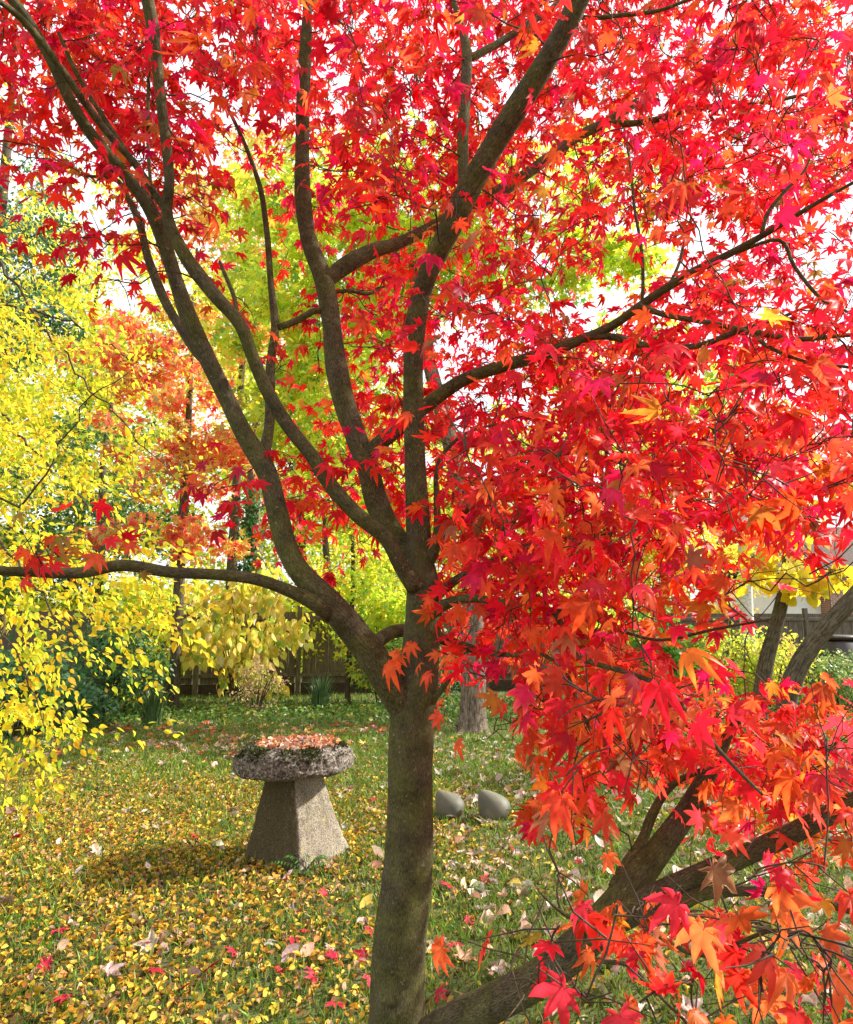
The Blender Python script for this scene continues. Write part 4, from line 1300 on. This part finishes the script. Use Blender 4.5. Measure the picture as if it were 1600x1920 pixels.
def strap_plant(px, py, label):
    b = G(px, py)
    root = empty('strap_leaf_plant', (b[0], b[1], 0), label, 'plant', 'strap leaved clumps before the fence')
    n = 150
    an = rng.uniform(0, 6.28, n)
    k = np.linspace(0, 1, 5)
    V, F = [], []
    a = Acc()
    for i in range(n):
        L, lean = rng.uniform(.35, .75), rng.uniform(.05, .55)
        d = np.array([math.cos(an[i]), math.sin(an[i]), 0])
        s = np.array([-d[1], d[0], 0])
        o = np.array([b[0], b[1], 0]) + d * rng.uniform(0, .14)
        pts = o + d * (L * lean * k ** 2)[:, None] + np.array([0, 0, 1]) * (L * (k - .35 * lean * k ** 3))[:, None]
        wd = .010 * np.array([1, 1.1, .9, .6, .05])
        v = np.concatenate([pts - s * wd[:, None], pts + s * wd[:, None]])
        a.add(v, [(j, j + 1, j + 6, j + 5) for j in range(4)])
    a.build('leaves', M_STRAP, root)
    return root


M_STRAP = plain_mat('strap_leaf', (.03, .075, .02), (.09, .16, .05), 9.0, .45, .1, spec=.5)
strap_plant(285, 1362, 'clump of dark strap leaves at the foot of the slender red tree')
strap_plant(600, 1335, 'clump of dark strap leaves right of the pale yellow shrub')

# ground cover at the foot of the fence
n = 14000
X = rng.uniform(-10, 11, n)
Y = rng.normal(11.6, .75, n) + .10 * X * (X > 0)
c1 = pick([(4, (.06, .14, .025)), (3, (.11, .20, .03)), (2, (.20, .26, .04)), (.6, (.45, .4, .06))], n, .2)
tag(leaf_cloud('ground_cover', M_GREEN, None, T_DIAMOND + T_OVATE[:2], np.stack([X, Y, rng.uniform(.02, .16, n)], 1), rdir(n) * np.array([1, 1, .4]), np.array([0, -.2, .8]) + rng.normal(0, .4, (n, 3)), rng.uniform(.05, .10, n), c1),
    'low green ground cover plants in the bed at the foot of the fence', 'ground cover', kind='stuff')

# slender stem, birch, leaning stems
x = G(655, 1322)
tree('sapling', 'slender dark upright sapling before the fence left of the maple trunk', 'tree', (x[0], x[1]), 3.2, .055, [((x[0], x[1], 3.0), (.8, .6, .7), 1)], T_DIAMOND, .08, 900, YG, M_YELLOW, clumps=24, clump_r=.25, r_top=.7, bark=M_TWIG)

m, t, out = new_mat('birch_bark')
a_ = N(t, 'ShaderNodeAttribute', attribute_name='bark')
mp = N(t, 'ShaderNodeMapping'); mp.inputs['Scale'].default_value = (14, 14, 55)
t.links.new(a_.outputs['Vector'], mp.inputs['Vector'])
n1 = N(t, 'ShaderNodeTexNoise', Scale=1.0, Detail=5.0, Roughness=.6)
t.links.new(mp.outputs[0], n1.inputs['Vector'])
c = ramp(t, n1.outputs['Fac'], [(.34, (.06, .05, .045)), (.42, (.5, .47, .44)), (.7, (.72, .70, .66))])
p = N(t, 'ShaderNodeBsdfPrincipled', Roughness=.7)
t.links.new(c, p.inputs['Base Color']); t.links.new(p.outputs[0], out.inputs['Surface'])
M_BIRCH = m
Yb = 12.6
x = P(1405, 1170, Yb)
tp = [[x[0] + .06, Yb, -.05, .16], [x[0] + .05, Yb, .3, .135], [*P(1403, 1200, Yb), .125], [*P(1398, 1080, Yb), .11], [*P(1392, 950, Yb), .09], [*P(1385, 800, Yb), .06], [*P(1375, 680, Yb), .03]]
tree('birch_tree', 'birch with white speckled trunk standing before the right hand fence', 'tree', (x[0], Yb), 6, .13, [((x[0], Yb, 5.2), (1.3, 1.2, 1.3), 1)], T_DIAMOND, .09, 2200, GOLD, M_YELLOW, clumps=46, clump_r=.35, trunk_pts=tp, bark=M_BIRCH)

Yb = 10.0
b1 = P(1432, 1280, Yb)
tp = [[b1[0] - .12, Yb, -.05, .17]] + [[*P(px, py, Yb), w / 2 / FPX * Yb] for px, py, w in ((1425, 1330, 31), (1435, 1250, 28), (1452, 1185, 25), (1468, 1120, 23), (1476, 1060, 18), (1470, 1000, 12), (1445, 930, 8))]
BIGY = [(5, (.78, .60, .03)), (2, (.72, .50, .03)), (1, (.60, .58, .08))]
tree('leaning_fruit_tree', 'leaning tree stem with broad yellow leaves beside the white birch', 'tree', (b1[0] - .12, Yb), 5, .13,
     [(P(1450, 1040, Yb - .3), (.55, .5, .5), 1), (P(1520, 1085, Yb - .3), (.45, .5, .35), 1)], [ovate(.8, .2, .15)], .19, 260, BIGY, M_YELLOW, clumps=26, clump_r=.25, trunk_pts=tp, hang=1.0, nrm_bias=(0, -.7, .2))
Yb = 8.2
tp = [[*P(1476, 1400, Yb), .17]] + [[*P(px, py, Yb), w / 2 / FPX * Yb] for px, py, w in ((1472, 1340, 36), (1488, 1270, 35), (1522, 1210, 33), (1565, 1160, 32), (1610, 1110, 30), (1680, 1040, 26), (1760, 960, 20), (1830, 860, 12))]
tp[0][2] = -.06
x0 = tp[0][0]
tree('leaning_rough_tree', 'rough barked stem leaning strongly to the right edge', 'tree', (x0, Yb), 5, .17,
     [(P(1700, 930, Yb), (.9, .8, .7), 1), (P(1580, 900, Yb), (.6, .6, .5), .5)], [ovate(.7, .2, .15)], .12, 700, GOLD, M_YELLOW, clumps=26, clump_r=.3, trunk_pts=tp, bark=M_BG_BARK, hang=.9,
     )

# ------------------------------------------------------------------ brick house beyond the fence
m, t, out = new_mat('red_brick')
tc = N(t, 'ShaderNodeTexCoord')
mp = N(t, 'ShaderNodeMapping'); mp.inputs['Rotation'].default_value = (math.radians(90), 0, 0)
t.links.new(tc.outputs['Object'], mp.inputs['Vector'])
br = N(t, 'ShaderNodeTexBrick', Scale=1.0)
br.inputs['Color1'].default_value = (.38, .15, .09, 1); br.inputs['Color2'].default_value = (.27, .10, .065, 1); br.inputs['Mortar'].default_value = (.5, .46, .41, 1)
br.inputs['Brick Width'].default_value = .225; br.inputs['Row Height'].default_value = .075; br.inputs['Mortar Size'].default_value = .012
t.links.new(mp.outputs[0], br.inputs['Vector'])
p = N(t, 'ShaderNodeBsdfPrincipled', Roughness=.9)
t.links.new(br.outputs['Color'], p.inputs['Base Color']); t.links.new(p.outputs[0], out.inputs['Surface'])
M_BRICK = m
M_WHITE = plain_mat('white_paint', (.72, .72, .70), (.82, .82, .80), 8, .5, .05)
M_TILE = plain_mat('roof_tile', (.05, .034, .028), (.11, .07, .055), 12, .85, .5, .02)
M_GLASS = plain_mat('window_glass', (.03, .035, .04), (.05, .055, .06), 2, .08, 0, spec=.6)
HY = 26.0
hx = P(1560, 1170, HY)[0]
house = empty('brick_house', (hx + 3, HY + 3, 0), 'red brick house with white window bay beyond the fence at right', 'house')
a = Acc(); a.box((hx + 4.5, HY + 3, 1.75), (9.0, 6, 3.5)); a.build('wall', M_BRICK, house, False)
a = Acc(); a.box((hx - 1.1, HY + 3.2, 1.7), (2.18, 5.2, 3.4)); a.build('porch', M_WHITE, house, False)
a = Acc(); a.box((hx - 1.1, HY + .58, 2.0), (1.3, .05, 1.5), 0, .01); win = a.build('window', M_WHITE, house, False)
a = Acc(); a.box((hx - 1.1, HY + .54, 2.0), (1.1, .02, 1.3)); a.build('pane', M_GLASS, win, False)
a = Acc(); a.box((hx + 1.8, HY - .03, 1.9), (1.5, .08, 1.3), 0, .01); win = a.build('window', M_WHITE, house, False)
a = Acc(); a.box((hx + 1.8, HY - .075, 1.9), (1.3, .02, 1.1)); a.build('pane', M_GLASS, win, False)
a = Acc()
z0, z1 = 3.5, 5.6
a.add([(hx - 2.4, HY - .4, z0), (hx + 9.3, HY - .4, z0), (hx + 9.3, HY + 6.4, z0), (hx - 2.4, HY + 6.4, z0), (hx - 2.4, HY + 3, z1), (hx + 9.3, HY + 3, z1)],
      [(0, 1, 5, 4), (2, 3, 4, 5), (0, 4, 3), (1, 2, 5), (3, 2, 1, 0)])
a.build('roof', M_TILE, house, False)
a = Acc(); a.box((hx + 3.4, HY - .46, 3.46), (11.7, .1, .12)); a.build('gutter', M_WHITE, house, False)

# dark brown bin by the fence
M_BIN = plain_mat('brown_plastic', (.022, .013, .010), (.04, .024, .018), 5, .45, .05, spec=.5)
Yb = 13.5
x = P(1568, 1200, Yb)[0]
binr = empty('garden_bin', (x, Yb, 0), 'dark brown garden bin with rounded lid near the right edge', 'bin')
a = Acc(); a.box((x, Yb, .60), (.62, .66, 1.2), .15, .05); a.build('body', M_BIN, binr)
a = Acc(); a.box((x, Yb, 1.245), (.70, .74, .09), .15, .035); a.build('lid', M_BIN, binr)
a = Acc(); a.tube([[x - .26, Yb + .40, 1.16], [x + .26, Yb + .44, 1.16]], [.018, .018], 8); a.build('handle', M_BIN, binr)
print('done')
